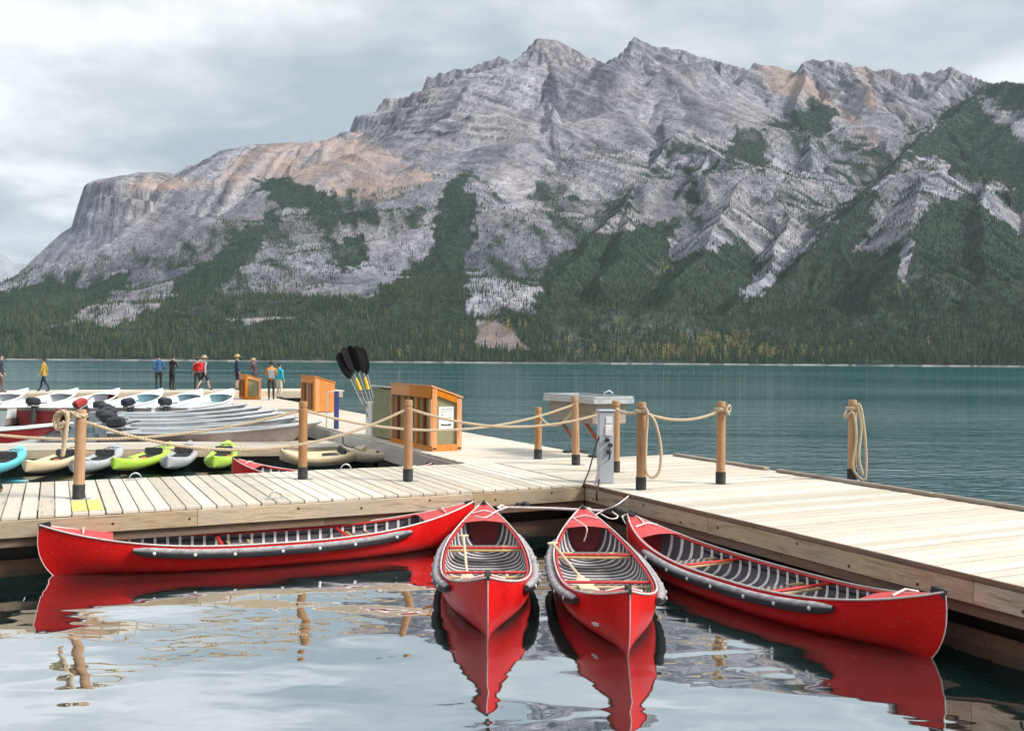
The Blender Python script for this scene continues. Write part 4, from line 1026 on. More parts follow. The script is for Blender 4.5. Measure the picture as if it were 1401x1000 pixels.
canoe('canoe', 'red canoe with a white oval decal and a paddle poking over its side', (c3n.x, c3n.y, 0), (c3f.x, c3f.y, 0), decal=True)
c4n, c4f = at_z(1297, 813, .6), at_z(858, 703, .6)
canoe('canoe', 'red canoe tied parallel to the open dock with the kerb rail', (c4n.x, c4n.y, 0), (c4f.x, c4f.y, 0))
paddle('paddle', at_z(634, 733, 0.47), at_z(634, 733, 0.47) + Vector((0.13, -1.36, -0.36)), 'pale wooden paddle resting inside the canoe beside the broadside one', PADDLE_WOOD)
paddle('paddle', at_z(756, 743, 0.50), at_z(822, 824, 0.10), 'pale wooden paddle whose grip pokes out of the decal canoe', PADDLE_WOOD, blade_l=0.55, blade_w=0.2)
# lines, pole and fittings at the corner
pole = empty('mooring_pole', (0, 0, 0), 0, 'white pole floating between the canoe bows at the dock corner', 'pole')
pa, pb = at_z(682, 694, 0.50), at_z(826, 699, 0.50)
MB().tube([pa, pa.lerp(pb, 0.5) + Vector((0, 0, .01)), pb], 0.021, 10).build('tube', TRIMW, pole)
for f in (0.03, 0.86):
    p = pa.lerp(pb, f); MB().tube([p - Vector((0.06, 0.05, 0)), p + Vector((0.0, 0, 0.035)), p + Vector((0.07, 0.0, 0)), p + Vector((0.0, 0, -0.04)), p - Vector((0.05, 0.04, -.02))], 0.016, 6).build('lashing', WHITE_ROPE, pole)
for q, (u, v) in enumerate(((713, 690), (838, 697), (858, 701))):
    p = at_z(u, v, 0.52); r = empty('roller_bracket', p, DOCK_A, ['black roller bracket bolted to the dock by the first canoe nose', 'black roller bracket at the very inside of the dock corner', 'black roller bracket beside the bow of the dockside canoe'][q], 'bracket')
    MB().box((0, 0, 0), (0.16, 0.05, 0.06), bev=0.01).build('bracket', RUBBER, r)
    MB().lathe([(0.02, -0.07), (0.045, -0.06), (0.045, 0.06), (0.02, 0.07)], 12, rot=Matrix.Rotation(PI / 2, 3, 'X'), c=(0.05, -0.05, 0.0)).build('roller', RUBBER, r)
def px(u, v, z): return at_z(u, v, z)
rope('mooring_line', [px(868, 672, .72), px(845, 690, .62), px(826, 698, .52), px(812, 706, .46)], 0.009, 'thin white line from the dock edge to the pole between the canoes', mat=WHITE_ROPE, twist=False)
rope('mooring_line', [px(822, 703, .5), px(836, 710, .45), px(846, 707, .47), px(838, 700, .52)], 0.010, 'white line curled over the bracket in the dock corner', mat=WHITE_ROPE, twist=False)
rope('mooring_line', [px(856, 716, .50), px(852, 705, .56), px(870, 706, .58), px(882, 716, .54), px(889, 730, .40), px(890, 752, .2)], 0.010, 'white painter tied on the bow deck of the dockside canoe', mat=WHITE_ROPE, twist=False)
rope('mooring_line', [px(783, 708, .55), px(796, 716, .54), px(803, 722, .52), px(802, 732, .42), px(799, 740, .34)], 0.009, 'white painter hanging into the decal canoe from its far deck', mat=WHITE_ROPE, twist=False)
rope('mooring_line', [px(650, 706, .57), px(664, 708, .58), px(680, 699, .56), px(694, 694, .52)], 0.009, 'white painter across the far deck of the canoe in the corner', mat=WHITE_ROPE, twist=False)

# ------------------------------------------------------------------ lockers, table, power pedestal
GREENP = plain('green_panel', (0.25, 0.24, 0.13), 0.7, var=0.15, scale=3, dirt=(0.26, 0.25, 0.17))
ROOFW = plain('white_roof_sheet', (0.75, 0.74, 0.70), 0.5, var=0.1, scale=3)
SIGNW = plain('white_sign', (0.82, 0.82, 0.80), 0.5, var=0.05)
INK = plain('black_ink', (0.03, 0.03, 0.03), 0.6, var=0.1)
WHITEP = plain('white_paint', (0.78, 0.77, 0.74), 0.5, var=0.1, scale=4)
def locker(a0, b0, wa, lb, h0, h1, label, bays=2, slats=3, end='panel', notice=False, side_plain=False):
    """Slope-roofed locker: wa across (the roof falls along it), lb along the walkway, corner nearest the basin at (a0, b0)."""
    r = empty('locker', W(a0, b0, DZ + 0.004), DOCK_A, label, 'locker', 'lockers along the walkway')
    t = 0.07
    # carcass
    MB().prism([(0.03, 0.03), (wa - 0.03, 0.03), (wa - 0.03, h1 - 0.05), (0.03, h0 - 0.05)], 0.03, lb - 0.03, axis='y').build('panel', GREENP, r, smooth=False)
    MB().prism([(-0.03, h0 - 0.005), (wa + 0.03, h1 - 0.02), (wa + 0.03, h1 + 0.015), (-0.03, h0 + 0.03)], -0.04, lb + 0.04, axis='y').build('roof', ROOFW if side_plain else STAIN, r, smooth=False)
    if not side_plain:
        for z0, z1, nm in ((h0 - 0.25, h0 - 0.012, 'top_rail'), (0.0, 0.10, 'bottom_rail')):   # long side, facing the basin
            for k in range(bays):
                MB().box((0, 0, 0), (0.05, lb / bays - 0.012, z1 - z0), bev=0.006).build(nm, STAIN, r, smooth=False, loc=(-0.006, lb / bays * (k + 0.5), (z0 + z1) / 2))
        for k in range(bays * slats + 1):
            y = 0.03 + (lb - 0.06) * k / (bays * slats)
            MB().box((0, 0, 0), (0.058, 0.075 if k % slats else 0.10, h0 - 0.37), bev=0.006).build('slat', STAIN_DARK if k % 2 else STAIN, r, smooth=False, loc=(-0.004, y, 0.10 + (h0 - 0.37) / 2 + 0.005))
    if end == 'panel':                                                                     # end frame
        for x, h in ((0.05, h0), (wa - 0.05, h1)):
            MB().box((0, 0, 0), (0.105, 0.05, h - 0.035), bev=0.006).build('stile', STAIN, r, smooth=False, loc=(x, -0.004, (h - 0.035) / 2))
        MB().box((0, 0, 0), (wa - 0.21, 0.046, 0.14), bev=0.006).build('bottom_rail', STAIN, r, smooth=False, loc=(wa / 2, -0.003, 0.07))
        xa, xb = 0.105, wa - 0.105; f = lambda x: h0 + (h1 - h0) * x / wa
        MB().prism([(xa, f(xa) - 0.16), (xb, f(xb) - 0.16), (xb, f(xb) - 0.035), (xa, f(xa) - 0.035)], -0.028, 0.018, axis='y').build('top_rail', STAIN, r, smooth=False)
        for x in (0.05, wa - 0.05): MB().box((0, 0, 0), (0.07, 0.02, 0.03), bev=0.004).build('hinge', RUBBER, r, loc=(x, -0.036, 0.06))
    elif end == 'boards':
        n = 4
        for k in range(n):
            x0 = wa * k / n; x1 = wa * (k + 1) / n; f = lambda x: h0 + (h1 - h0) * x / wa
            MB().prism([(x0 + .003, 0.02), (x1 - .003, 0.02), (x1 - .003, f(x1) - 0.03), (x0 + .003, f(x0) - 0.03)], -0.02, 0.028, axis='y').build('board', STAIN, r, smooth=False)
    if notice:
        n_ = empty('notice', W(a0, b0, DZ + 0.004) + Vector((0, 0, 0)), DOCK_A, 'white paper notice with black print fixed to the locker end', 'notice')
        cx, cz, w_, h_ = wa / 2 - 0.005, 0.70, 0.335, 0.46
        MB().box((0, 0, 0), (w_, 0.006, h_), bev=0.001).build('sheet', SIGNW, n_, smooth=False, loc=(cx, 0.022, cz))
        pr = MB(); rr = random.Random(4)                  # rows of print, too small to read
        for z, h, runs in ((0.175, 0.026, [(-.12, -.02), (.0, .13)]), (0.130, 0.024, [(-.13, -.03), (.0, .04), (.06, .12)]), (0.062, 0.034, [(-.11, -.085), (-.06, -.04), (-.01, .012), (.04, .06), (.085, .11)]), (0.0, 0.026, [(-.10, -.04), (-.02, .02), (.04, .11)])):
            for x0, x1 in runs:
                x = x0
                while x < x1 - 0.006:
                    w_l = rr.uniform(0.012, 0.018); pr.box((cx + x + w_l / 2, 0.0182, cz + z + rr.uniform(-.002, .002)), (w_l * 0.72, 0.0016, h * rr.uniform(0.7, 1.0))); x += w_l + 0.004
        po = pr.build('print', INK, n_, smooth=False); po['kind'] = 'stuff'
        bo = MB(); bo.prism([(-0.11, -0.10), (0.10, -0.10), (0.12, -0.055), (0.03, -0.07), (-0.03, -0.07), (-0.12, -0.055)], -0.0008, 0.0008, axis='y')
        bo.build('boat_mark', INK, n_, smooth=False, loc=(cx, 0.0175, cz - 0.07))
    return r
locker(-0.33, 5.78, 0.66, 2.62, 1.36, 1.13, 'orange and green slatted locker with a white notice on its end', notice=True)
locker(-0.30, 8.55, 0.64, 1.5, 1.26, 1.10, 'plain grey-green locker with a white roof next to the standing paddles', side_plain=True, end='none')
locker(1.05, 21.2, 0.74, 2.0, 1.30, 1.08, 'orange locker with solid board end midway along the walkway', bays=1, slats=4, end='boards')
locker(0.75, 33.2, 0.70, 1.6, 1.18, 0.98, 'small orange and green locker where the walkway meets the far dock', bays=1, slats=3)
# paddle bin and the standing paddles
pb_ = empty('paddle_bin', W(-0.26, 10.16, DZ + 0.004), DOCK_A, 'narrow white open bin at the end of the grey-green locker', 'bin')
for (x, y, sx, sy) in ((0.0, 0.25, 0.02, 0.5), (0.30, 0.25, 0.02, 0.5), (0.15, 0.01, 0.28, 0.02), (0.15, 0.49, 0.28, 0.02)):
    MB().box((x, y, 0.42), (sx, sy, 0.84)).build('side_panel', WHITEP, pb_, smooth=False)
BLACKB = plain('black_blade', (0.006, 0.005, 0.006), 0.7, var=0.3, spec=0.15)
SHAFT = plain('grey_shaft', (0.30, 0.28, 0.27), 0.4, var=0.2); YEL = plain('yellow_sleeve', (0.78, 0.50, 0.02), 0.5, var=0.1)
base = W(-0.08, 10.42, DZ + 0.05)
for k, (u, v, off, roll) in enumerate([(463, 483, 0.0, 0.2), (470, 475, 0.04, 0.7), (478, 473, 0.08, -0.4), (487, 473, 0.10, 0.3), (467, 478, -0.04, 0.9), (493, 475, 0.13, 0.1)]):
    tip = at_d(u, v, base.y + 0.05 * k - 0.1); bb = base + Vector((off, 0.05 * k, 0.0))
    p = paddle('paddle', bb, tip, 'black-bladed paddle with a yellow sleeve standing in the white bin' if k in (1, 3) else 'plain black-bladed paddle standing blade up in the white bin', SHAFT, BLACKB, blade_l=0.72, blade_w=0.25, roll=roll + PI / 2, group='paddles standing in the bin')
    if k in (1, 3):
        L = (tip - bb).length; MB().tube([(L * 0.50, 0, 0), (L * 0.64, 0, 0)], [0.05, 0.035], 8).build('yellow_sleeve', YEL, p)
# blue post with a hand hoop
bp_ = empty('blue_post', W(-0.42, 12.9, DZ + 0.004), DOCK_A, 'dark blue post with thin grey hoop beside the paddle bin', 'post')
BLUE = plain('blue_paint', (0.02, 0.035, 0.16), 0.5, var=0.2)
MB().box((0, 0, 0.52), (0.11, 0.11, 1.04), bev=0.012).build('upright', BLUE, bp_)
MB().tube([(-0.28, 0, 0), (-0.28, 0, 0.98), (-0.24, 0, 1.02), (-0.05, 0, 1.03)], 0.016, 8).build('hoop', STEEL, bp_)
# metal-topped table on the deck edge
ft = empty('cleaning_table', W(2.02, 2.95, DZ + 0.004), DOCK_A, 'grey metal-topped fish cleaning table with deep wooden apron', 'table')
GREYM = plain('dull_grey_metal', (0.42, 0.45, 0.47), 0.4, metal=0.35, var=0.15, scale=4, dirt=(0.3, 0.3, 0.3))
tl = 2.1
MB().box((0, 0, 0), (0.92, tl, 0.10), bev=0.012).build('metal_top', GREYM, ft, smooth=False, loc=(0.35, tl / 2, 1.13))
for x, y, sx, sy in ((-0.09, tl / 2, 0.02, tl), (0.79, tl / 2, 0.02, tl), (0.35, 0.011, 0.84, 0.02), (0.35, tl - .011, 0.84, 0.02)):
    MB().box((0, 0, 0), (sx, sy, 0.05)).build('rim', GREYM, ft, smooth=False, loc=(x, y, 1.205))
for k in range(2):
    MB().box((0, 0, 0), (0.05, tl - 0.3, 0.19), bev=0.006).build('apron_board', OLDWOOD, ft, smooth=False, loc=(-0.02, tl / 2, 0.98 - 0.197 * k))
    MB().box((0, 0, 0), (0.70, 0.05, 0.19), bev=0.006).build('apron_board', OLDWOOD, ft, smooth=False, loc=(0.36, 0.17, 0.98 - 0.197 * k))
for y in (0.55, tl - 0.5):
    lg = MB(); lg.box((0.40, y, 0.54), (0.12, 0.12, 1.08), bev=0.01); lg.build('leg', OLDWOOD, ft, smooth=False)
    MB().box((0.40, y, 0.02), (0.5, 0.2, 0.04), bev=0.005).build('foot_plate', RUBBER, ft, smooth=False)
    MB().tube([(0.38, y, 0.25), (0.02, y, 0.70)], 0.035, 6).build('brace', STAIN_DARK, ft)
# faucet cluster on the near end of the table
MB().tube([(0.2, 0.12, 1.18), (0.2, 0.12, 1.30), (0.3, 0.10, 1.34), (0.38, 0.1, 1.28)], 0.018, 8).build('tap', STEEL, ft)
# power pedestal
pd_ = at_z(828, 660, DZ + 0.004)
pp = empty('power_pedestal', pd_, R(8), 'grey metal power pedestal with meter window at the inner dock corner', 'pedestal')
PED = plain('pedestal_grey', (0.40, 0.44, 0.48), 0.45, metal=0.2, var=0.08, scale=3)
GLASSY = plain('meter_window', (0.70, 0.74, 0.76), 0.15, var=0.05, bump=0)
MB().box((0, 0, 0.56), (0.225, 0.20, 1.12), bev=0.012).build('housing', PED, pp)
MB().box((0, 0, 1.135), (0.27, 0.245, 0.03), bev=0.01).build('cap', PED, pp)
MB().box((0.03, -0.104, 0.99), (0.10, 0.012, 0.11), bev=0.004).build('meter_window', GLASSY, pp)
MB().box((0.03, -0.107, 0.83), (0.115, 0.022, 0.17), bev=0.006).build('outlet_cover', WHITEP, pp)
for x, z in ((0.00, 0.68), (0.05, 0.60), (0.03, 0.49)):
    MB().lathe([(0.034, 0), (0.034, 0.05), (0.022, 0.06)], 12, c=(x, -0.10, z), rot=Matrix.Rotation(PI / 2, 3, 'X')).build('socket', RUBBER, pp)
rope('power_cable', [pd_ + Vector((0.05, -.16, .60)), pd_ + Vector((0.04, -.22, .40)), px(832, 620, DZ + .02).lerp(px(820, 664, DZ), .55) + Vector((0, -.05, .1)), px(818, 666, DZ + .03), px(816, 684, .50), px(815, 694, .30)], 0.013, 'black cable drooping from the pedestal socket over the dock edge', mat=RUBBER, twist=False, cat='cable')
rope('power_cable', [pd_ + Vector((-.10, -.05, .74)), pd_ + Vector((-.17, -.09, .55)), pd_ + Vector((-.27, -.16, .2)), px(799, 661, DZ + .03), px(797, 676, .5), px(798, 690, .30)], 0.013, 'black cable running from behind the pedestal down into the corner', mat=RUBBER, twist=False, cat='cable')

# ------------------------------------------------------------------ kayaks
KMAT = {k: plain('kayak_' + k, c, 0.42, var=0.1, scale=3, dirt=d) for k, c, d in [
    ('teal', (0.12, 0.52, 0.60), (0.35, 0.62, 0.66)), ('tan', (0.66, 0.52, 0.33), (0.50, 0.38, 0.24)), ('grey', (0.42, 0.43, 0.45), (0.25, 0.26, 0.28)),
    ('lime', (0.40, 0.62, 0.06), (0.50, 0.66, 0.16)), ('cream', (0.72, 0.62, 0.46), (0.55, 0.45, 0.30))]}
ORANGE = plain('orange_tag', (0.75, 0.16, 0.03), 0.5)
def kayak(pn, pf, colr, label, L=3.0, w=0.78, z=0.0, tagc=None, tilt=(0, 2.0)):
    pn, pf = Vector(pn), Vector(pf); d = (pf - pn); d.z = 0; d.normalize()
    r = empty('kayak', (pn.x, pn.y, z), math.atan2(d.y, d.x), label, 'kayak', 'kayaks beached behind the dock')
    r.rotation_euler = (R(tilt[0]), -R(tilt[1]), r.rotation_euler.z)
    m = KMAT[colr]
    def pt(s, a):                                     # s 0..1 from the near tip, a round the section
        h = w / 2 * (math.sin(PI * min(1, max(0, s))) ** 0.55) * (0.92 + 0.08 * math.cos(2 * PI * s)) + 0.012
        rock = 0.16 * abs(2 * s - 1) ** 2.5
        y = h * math.copysign(abs(math.cos(a)) ** 0.75, math.cos(a)); zz = math.sin(a)
        zt = (0.30 + rock * 0.9) if zz > 0 else (0.02 + rock)
        zm = 0.20 + rock
        z_ = zm + (zt - zm) * abs(zz) ** (0.6 if zz > 0 else 1.1)
        if zz > 0:                                    # foot wells and seat well sunk in the deck
            well = math.exp(-((s - 0.52) / 0.17) ** 4) * max(0, 1 - (abs(y) / (h * 0.72)) ** 4); z_ -= 0.13 * well
        return (s * L, y, z_)
    S = [0.5 - 0.5 * math.cos(PI * q) for q in np.linspace(0.004, 0.996, 27)]; A = np.linspace(0, 2 * PI, 27)[:-1]
    hm = MB().grid([[pt(s, a) for a in A] for s in S], close_u=True); nA = len(A); hm.f += [tuple(range(nA)), tuple((len(S) - 1) * nA + i for i in range(nA))]; hm.m += [0, 0]; hm.build('hull', m, r, angle=50)
    for (xa, xb) in ((0.76, 0.90), (0.90, 0.76)):
        MB().tube([(xa * L, -0.17, 0.36), ((xa + xb) / 2 * L, 0, 0.40), (xb * L, 0.17, 0.36)], 0.008, 5).build('deck_cord', RUBBER, r)
    st = MB().box((0, 0, 0), (0.36, 0.40, 0.05), bev=0.02).build('seat', RUBBER, r, loc=(L * 0.60, 0, 0.22))
    MB().box((0, 0, 0.09), (0.06, 0.42, 0.20), bev=0.028).build('backrest', RUBBER, st, loc=(0.20, 0, 0)).rotation_euler = (0, 0.25, 0)
    MB().lathe([(0.10, 0), (0.105, 0.012), (0.06, 0.02)], 14).build('hatch_cover', RUBBER if colr != 'tan' else m, r, loc=(L * 0.22, 0, 0.325))
    MB().tube([(0.10, -0.05, 0.43), (0.03, -0.04, 0.40), (0.0, 0, 0.385), (0.03, 0.04, 0.40), (0.10, 0.05, 0.43)], 0.012, 6).build('bow_handle', RUBBER, r)
    if tagc: MB().box((0, 0, 0), (0.10, 0.09, 0.03), bev=0.01).build('tag', tagc, r, loc=(L * 0.33, -0.22, 0.30))
    return r
KZ = 0.0
for (u0, v0), (u1, v1), c, lab, tg in [
    ((-38, 662), (24, 624), 'teal', 'pale teal sit-on kayak at the open end of the row', None),
    ((35, 657), (88, 625), 'tan', 'tan sit-on kayak with black backrest and orange tag', ORANGE),
    ((100, 657), (146, 624), 'grey', 'grey sit-on kayak half hidden by the post with the rope bundle', None),
    ((155, 653), (210, 622), 'lime', 'lime green kayak between the two grey kayaks', ORANGE),
    ((229, 651), (252, 620), 'grey', 'grey kayak between the two lime green kayaks', None),
    ((292, 650), (306, 620), 'lime', 'lime green kayak right beside the bow of the lone red canoe', ORANGE)]:
    p0 = at_z(u0, v0, 0.0); p1 = at_z(u1, v1, 0.3); kayak(p0, p1, c, lab, tagc=tg)
kayak(at_z(330, 634, 0.0), at_z(350, 618, 0.2), 'cream', 'cream kayak tucked behind the red canoe and the lime kayak', L=2.7)
kayak(at_z(382, 640, 0.22), at_z(480, 635, 0.22), 'tan', 'tan kayak lying lengthwise behind the red canoe bow', L=2.0, w=0.66, z=0.22, tilt=(8, 0))
kayak(at_z(468, 636, 0.22), at_z(556, 630, 0.22), 'cream', 'cream kayak lying lengthwise under the walkway edge', L=1.9, w=0.66, z=0.22, tilt=(6, 0))
c5n, c5f = at_z(318, 636, .45), at_z(470, 640, .5)

# ------------------------------------------------------------------ motor boats
ALU = plain('brushed_aluminium', (0.62, 0.63, 0.64), 0.42, metal=0.35, var=0.12, scale=3, dirt=(0.42, 0.38, 0.36))
ALUIN = plain('pale_boat_inside', (0.42, 0.45, 0.48), 0.5, metal=0.1, var=0.1, scale=4)
BOATW = plain('white_boat_paint', (0.68, 0.70, 0.71), 0.4, var=0.06, scale=3)
BOATB = plain('ice_blue_inside', (0.62, 0.78, 0.84), 0.5, var=0.08, scale=3)
BOATR = plain('dark_red_boat', (0.26, 0.018, 0.02), 0.4, var=0.2, scale=4)
MUD = plain('stained_hull', (0.34, 0.27, 0.25), 0.5, metal=0.15, var=0.3, scale=2, dirt=(0.16, 0.12, 0.11))
COWL = plain('dark_cowling', (0.02, 0.021, 0.028), 0.3, var=0.3, scale=8)
COWLR = plain('red_cowling', (0.35, 0.035, 0.03), 0.35, var=0.2, scale=8)
GREYB = plain('outboard_leg', (0.05, 0.05, 0.055), 0.5, var=0.2)
def motor_boat(bow, stern, label, hull, inside, trim=None, low=None, cowl=None, w=1.75, group=None, zb=0.95, zs=0.58, motor=True, up=False):
    bow, stern = Vector(bow), Vector(stern); d = bow - stern; d.z = 0; L = d.length
    r = empty('motor_boat', (stern.x, stern.y, 0), math.atan2(d.y, d.x), label, 'boat', group)
    def hw(s): return w / 2 * (0.93 + 0.07 * math.sin(PI * s)) * (1 - max(0, (s - 0.45) / 0.55) ** 2.4) + 0.01
    def sh(s): return zs + (zb - zs) * s ** 2.6
    def kl(s): return -0.10 + 0.55 * max(0, (s - 0.62) / 0.38) ** 2.3
    def pt(s, t, ins=0.0, upz=0.0):
        at, sg = abs(t), (1 if t >= 0 else -1); k = kl(s) + upz
        y = sg * max(0, hw(s) - ins) * min(1, 0.86 * min(1, at / 0.45) + 0.14 * max(0, (at - 0.45) / 0.55))
        fz = 0.16 * min(1, at / 0.45) ** 1.2 + 0.84 * max(0, (at - 0.45) / 0.55)
        return Vector((s * L - 0.16 * L * (1 - fz) * s ** 8, y, k + (sh(s) - k) * fz))
    S = np.linspace(0, 1, 25); T = np.linspace(-1, 1, 21)
    mats = [hull, low or hull]
    mb = MB(); mb.grid([[pt(s, t) for t in T] for s in S])
    o = len(mb.v); mb.v += [tuple(pt(0, t)) for t in T]; mb.f.append(tuple(range(o, o + len(T)))); mb.m.append(0)
    for i, f in enumerate(mb.f[:-1]):
        if max(abs(T[j % len(T)]) for j in f) < 0.75: mb.m[i] = 1
    mb.build('hull', mats, r, angle=35)
    mi = MB(); mi.grid([[pt(s, t, 0.03, 0.14) for t in T] for s in np.linspace(0.012, 0.93, 21)])
    o = len(mi.v); mi.v += [tuple(pt(0.012, t, .03, .14)) for t in T]; mi.f.append(tuple(range(o, o + len(T)))); mi.m.append(0)
    mi.build('inner_hull', inside, r, angle=35)
    for sg in (-1, 1):
        MB().tube([pt(s, sg) + Vector((0, 0, 0.01)) for s in S], 0.035, 6).build('gunwale', trim or ALU, r)
    for s in (0.22, 0.45, 0.68):
        p = pt(s, 1, 0.05); MB().box((p.x, 0, sh(s) - 0.17), (0.28, 2 * p.y * 0.96, 0.05), bev=0.01).build('bench', inside, r)
    rows = []
    for s in np.linspace(0.80, 0.985, 6):
        a, b = pt(s, -1), pt(s, 1); rows.append([a.lerp(b, f) + Vector((0, 0, 0.02 + 0.05 * math.sin(PI * f))) for f in np.linspace(0.03, 0.97, 6)])
    MB().grid(rows).build('fore_deck', inside if inside is not ALUIN else ALU, r)
    MB().box((0.02, 0, sh(0) - 0.05), (0.05, hw(0) * 2 - 0.04, 0.12), bev=0.01).build('transom_board', OLDWOOD, r)
    if motor:
        m = empty('outboard_motor', (-0.16, 0, zs - 0.02)); m.parent = r
        m.rotation_euler = (0, R(-24) if up else R(random.uniform(-8, 8)), R(random.uniform(-25, 25)))
        c = MB(); c.box((-0.03, 0, 0.27), (0.46, 0.29, 0.30), bev=0.07, taper=0.8); c.v = [(x * (1 - 0.25 * (z - .1)) - 0.10 * (z - .1), y * (1 - 0.35 * max(0, z - .2)), z) for x, y, z in c.v]
        c.build('cowling', cowl or COWL, m)
        MB().box((-0.02, 0, 0.10), (0.36, 0.24, 0.05), bev=0.01).build('cowling_band', SHAFT, m)
        l = MB(); l.box((0.02, 0, -0.18), (0.17, 0.11, 0.62), bev=0.03, taper=1.0); l.box((0.0, 0, -0.62), (0.10, 0.05, 0.30), bev=0.015)
        l.build('leg', GREYB, m)
        MB().tube([(0.12, 0, 0.18), (0.50, 0.02, 0.24), (0.62, 0.03, 0.24)], 0.022, 6).build('tiller', GREYB, m)
        MB().box((0.10, 0, 0.0), (0.10, 0.22, 0.20), bev=0.01).build('clamp', GREYB, m)
    return r
ALAB = ['aluminium motor boat with stained hull lying against the kayak float', 'second aluminium motor boat out from the kayak float', 'third aluminium motor boat out from the kayak float',
        'fourth aluminium motor boat out from the kayak float', 'fifth aluminium motor boat out from the kayak float', 'sixth aluminium motor boat, farthest out from the kayak float']
for i in range(6):
    bw = Vector((-4.95 - 0.92 * i, 25.5 + 1.9 * i, 0)); bw += Vector((random.uniform(-.35, .35), 0, 0)); sn = bw + Vector((-5.75, 0.95 + 0.12 * (i % 2), 0))
    motor_boat(bw, sn, ALAB[i], MUD if i == 0 else ALU, ALUIN, low=MUD, group='aluminium boats moored side by side', w=1.72)
FB = [(38, 40.0, BOATW, BOATW, None, 'white motor boat at the outer end of the far row'), (106, 40.6, BOATW, BOATW, None, 'white motor boat with black outboard two berths from the outer end'),
      (163, 40.8, BOATR, BOATW, COWL, 'white-topped dark red motor boat in the far row'), (222, 40.8, BOATW, BOATB, COWLR, 'white motor boat with red outboard beside the red-hulled one'),
      (276, 41.0, BOATW, BOATB, None, 'white motor boat with ice blue foredeck berthed behind the red outboard'), (318, 41.4, BOATW, BOATB, None, 'white motor boat berthed nearest the small far locker')]
for u, dd, h, ins, cw, lab in FB:
    bw = at_d(u, 520, dd); motor_boat((bw.x, bw.y, 0), (bw.x - 0.9, bw.y - 5.3, 0), lab, h, ins, trim=BOATW, low=h if h is BOATR else MUD, cowl=cw, group='white boats nosed up to the far dock', zb=1.30, zs=0.74, up=(u == 222))
rb = at_z(99, 579, 0.85)
motor_boat((rb.x, rb.y, 0), (rb.x - 5.6, rb.y - 0.5, 0), 'dark red boat with white gunwale and pale bottom alone by the kayak float', BOATR, BOATW, trim=BOATW, low=BOATW, w=1.7, zb=0.85, motor=False)
# ------------------------------------------------------------------ the lone red canoe among the kayaks
canoe('canoe', 'red canoe among the kayaks, its peaked bow beside the lime kayak', at_z(317, 626, .61).to_tuple(), (at_z(317, 626, .61) + Vector((4.15, -0.75, 0))).to_tuple())

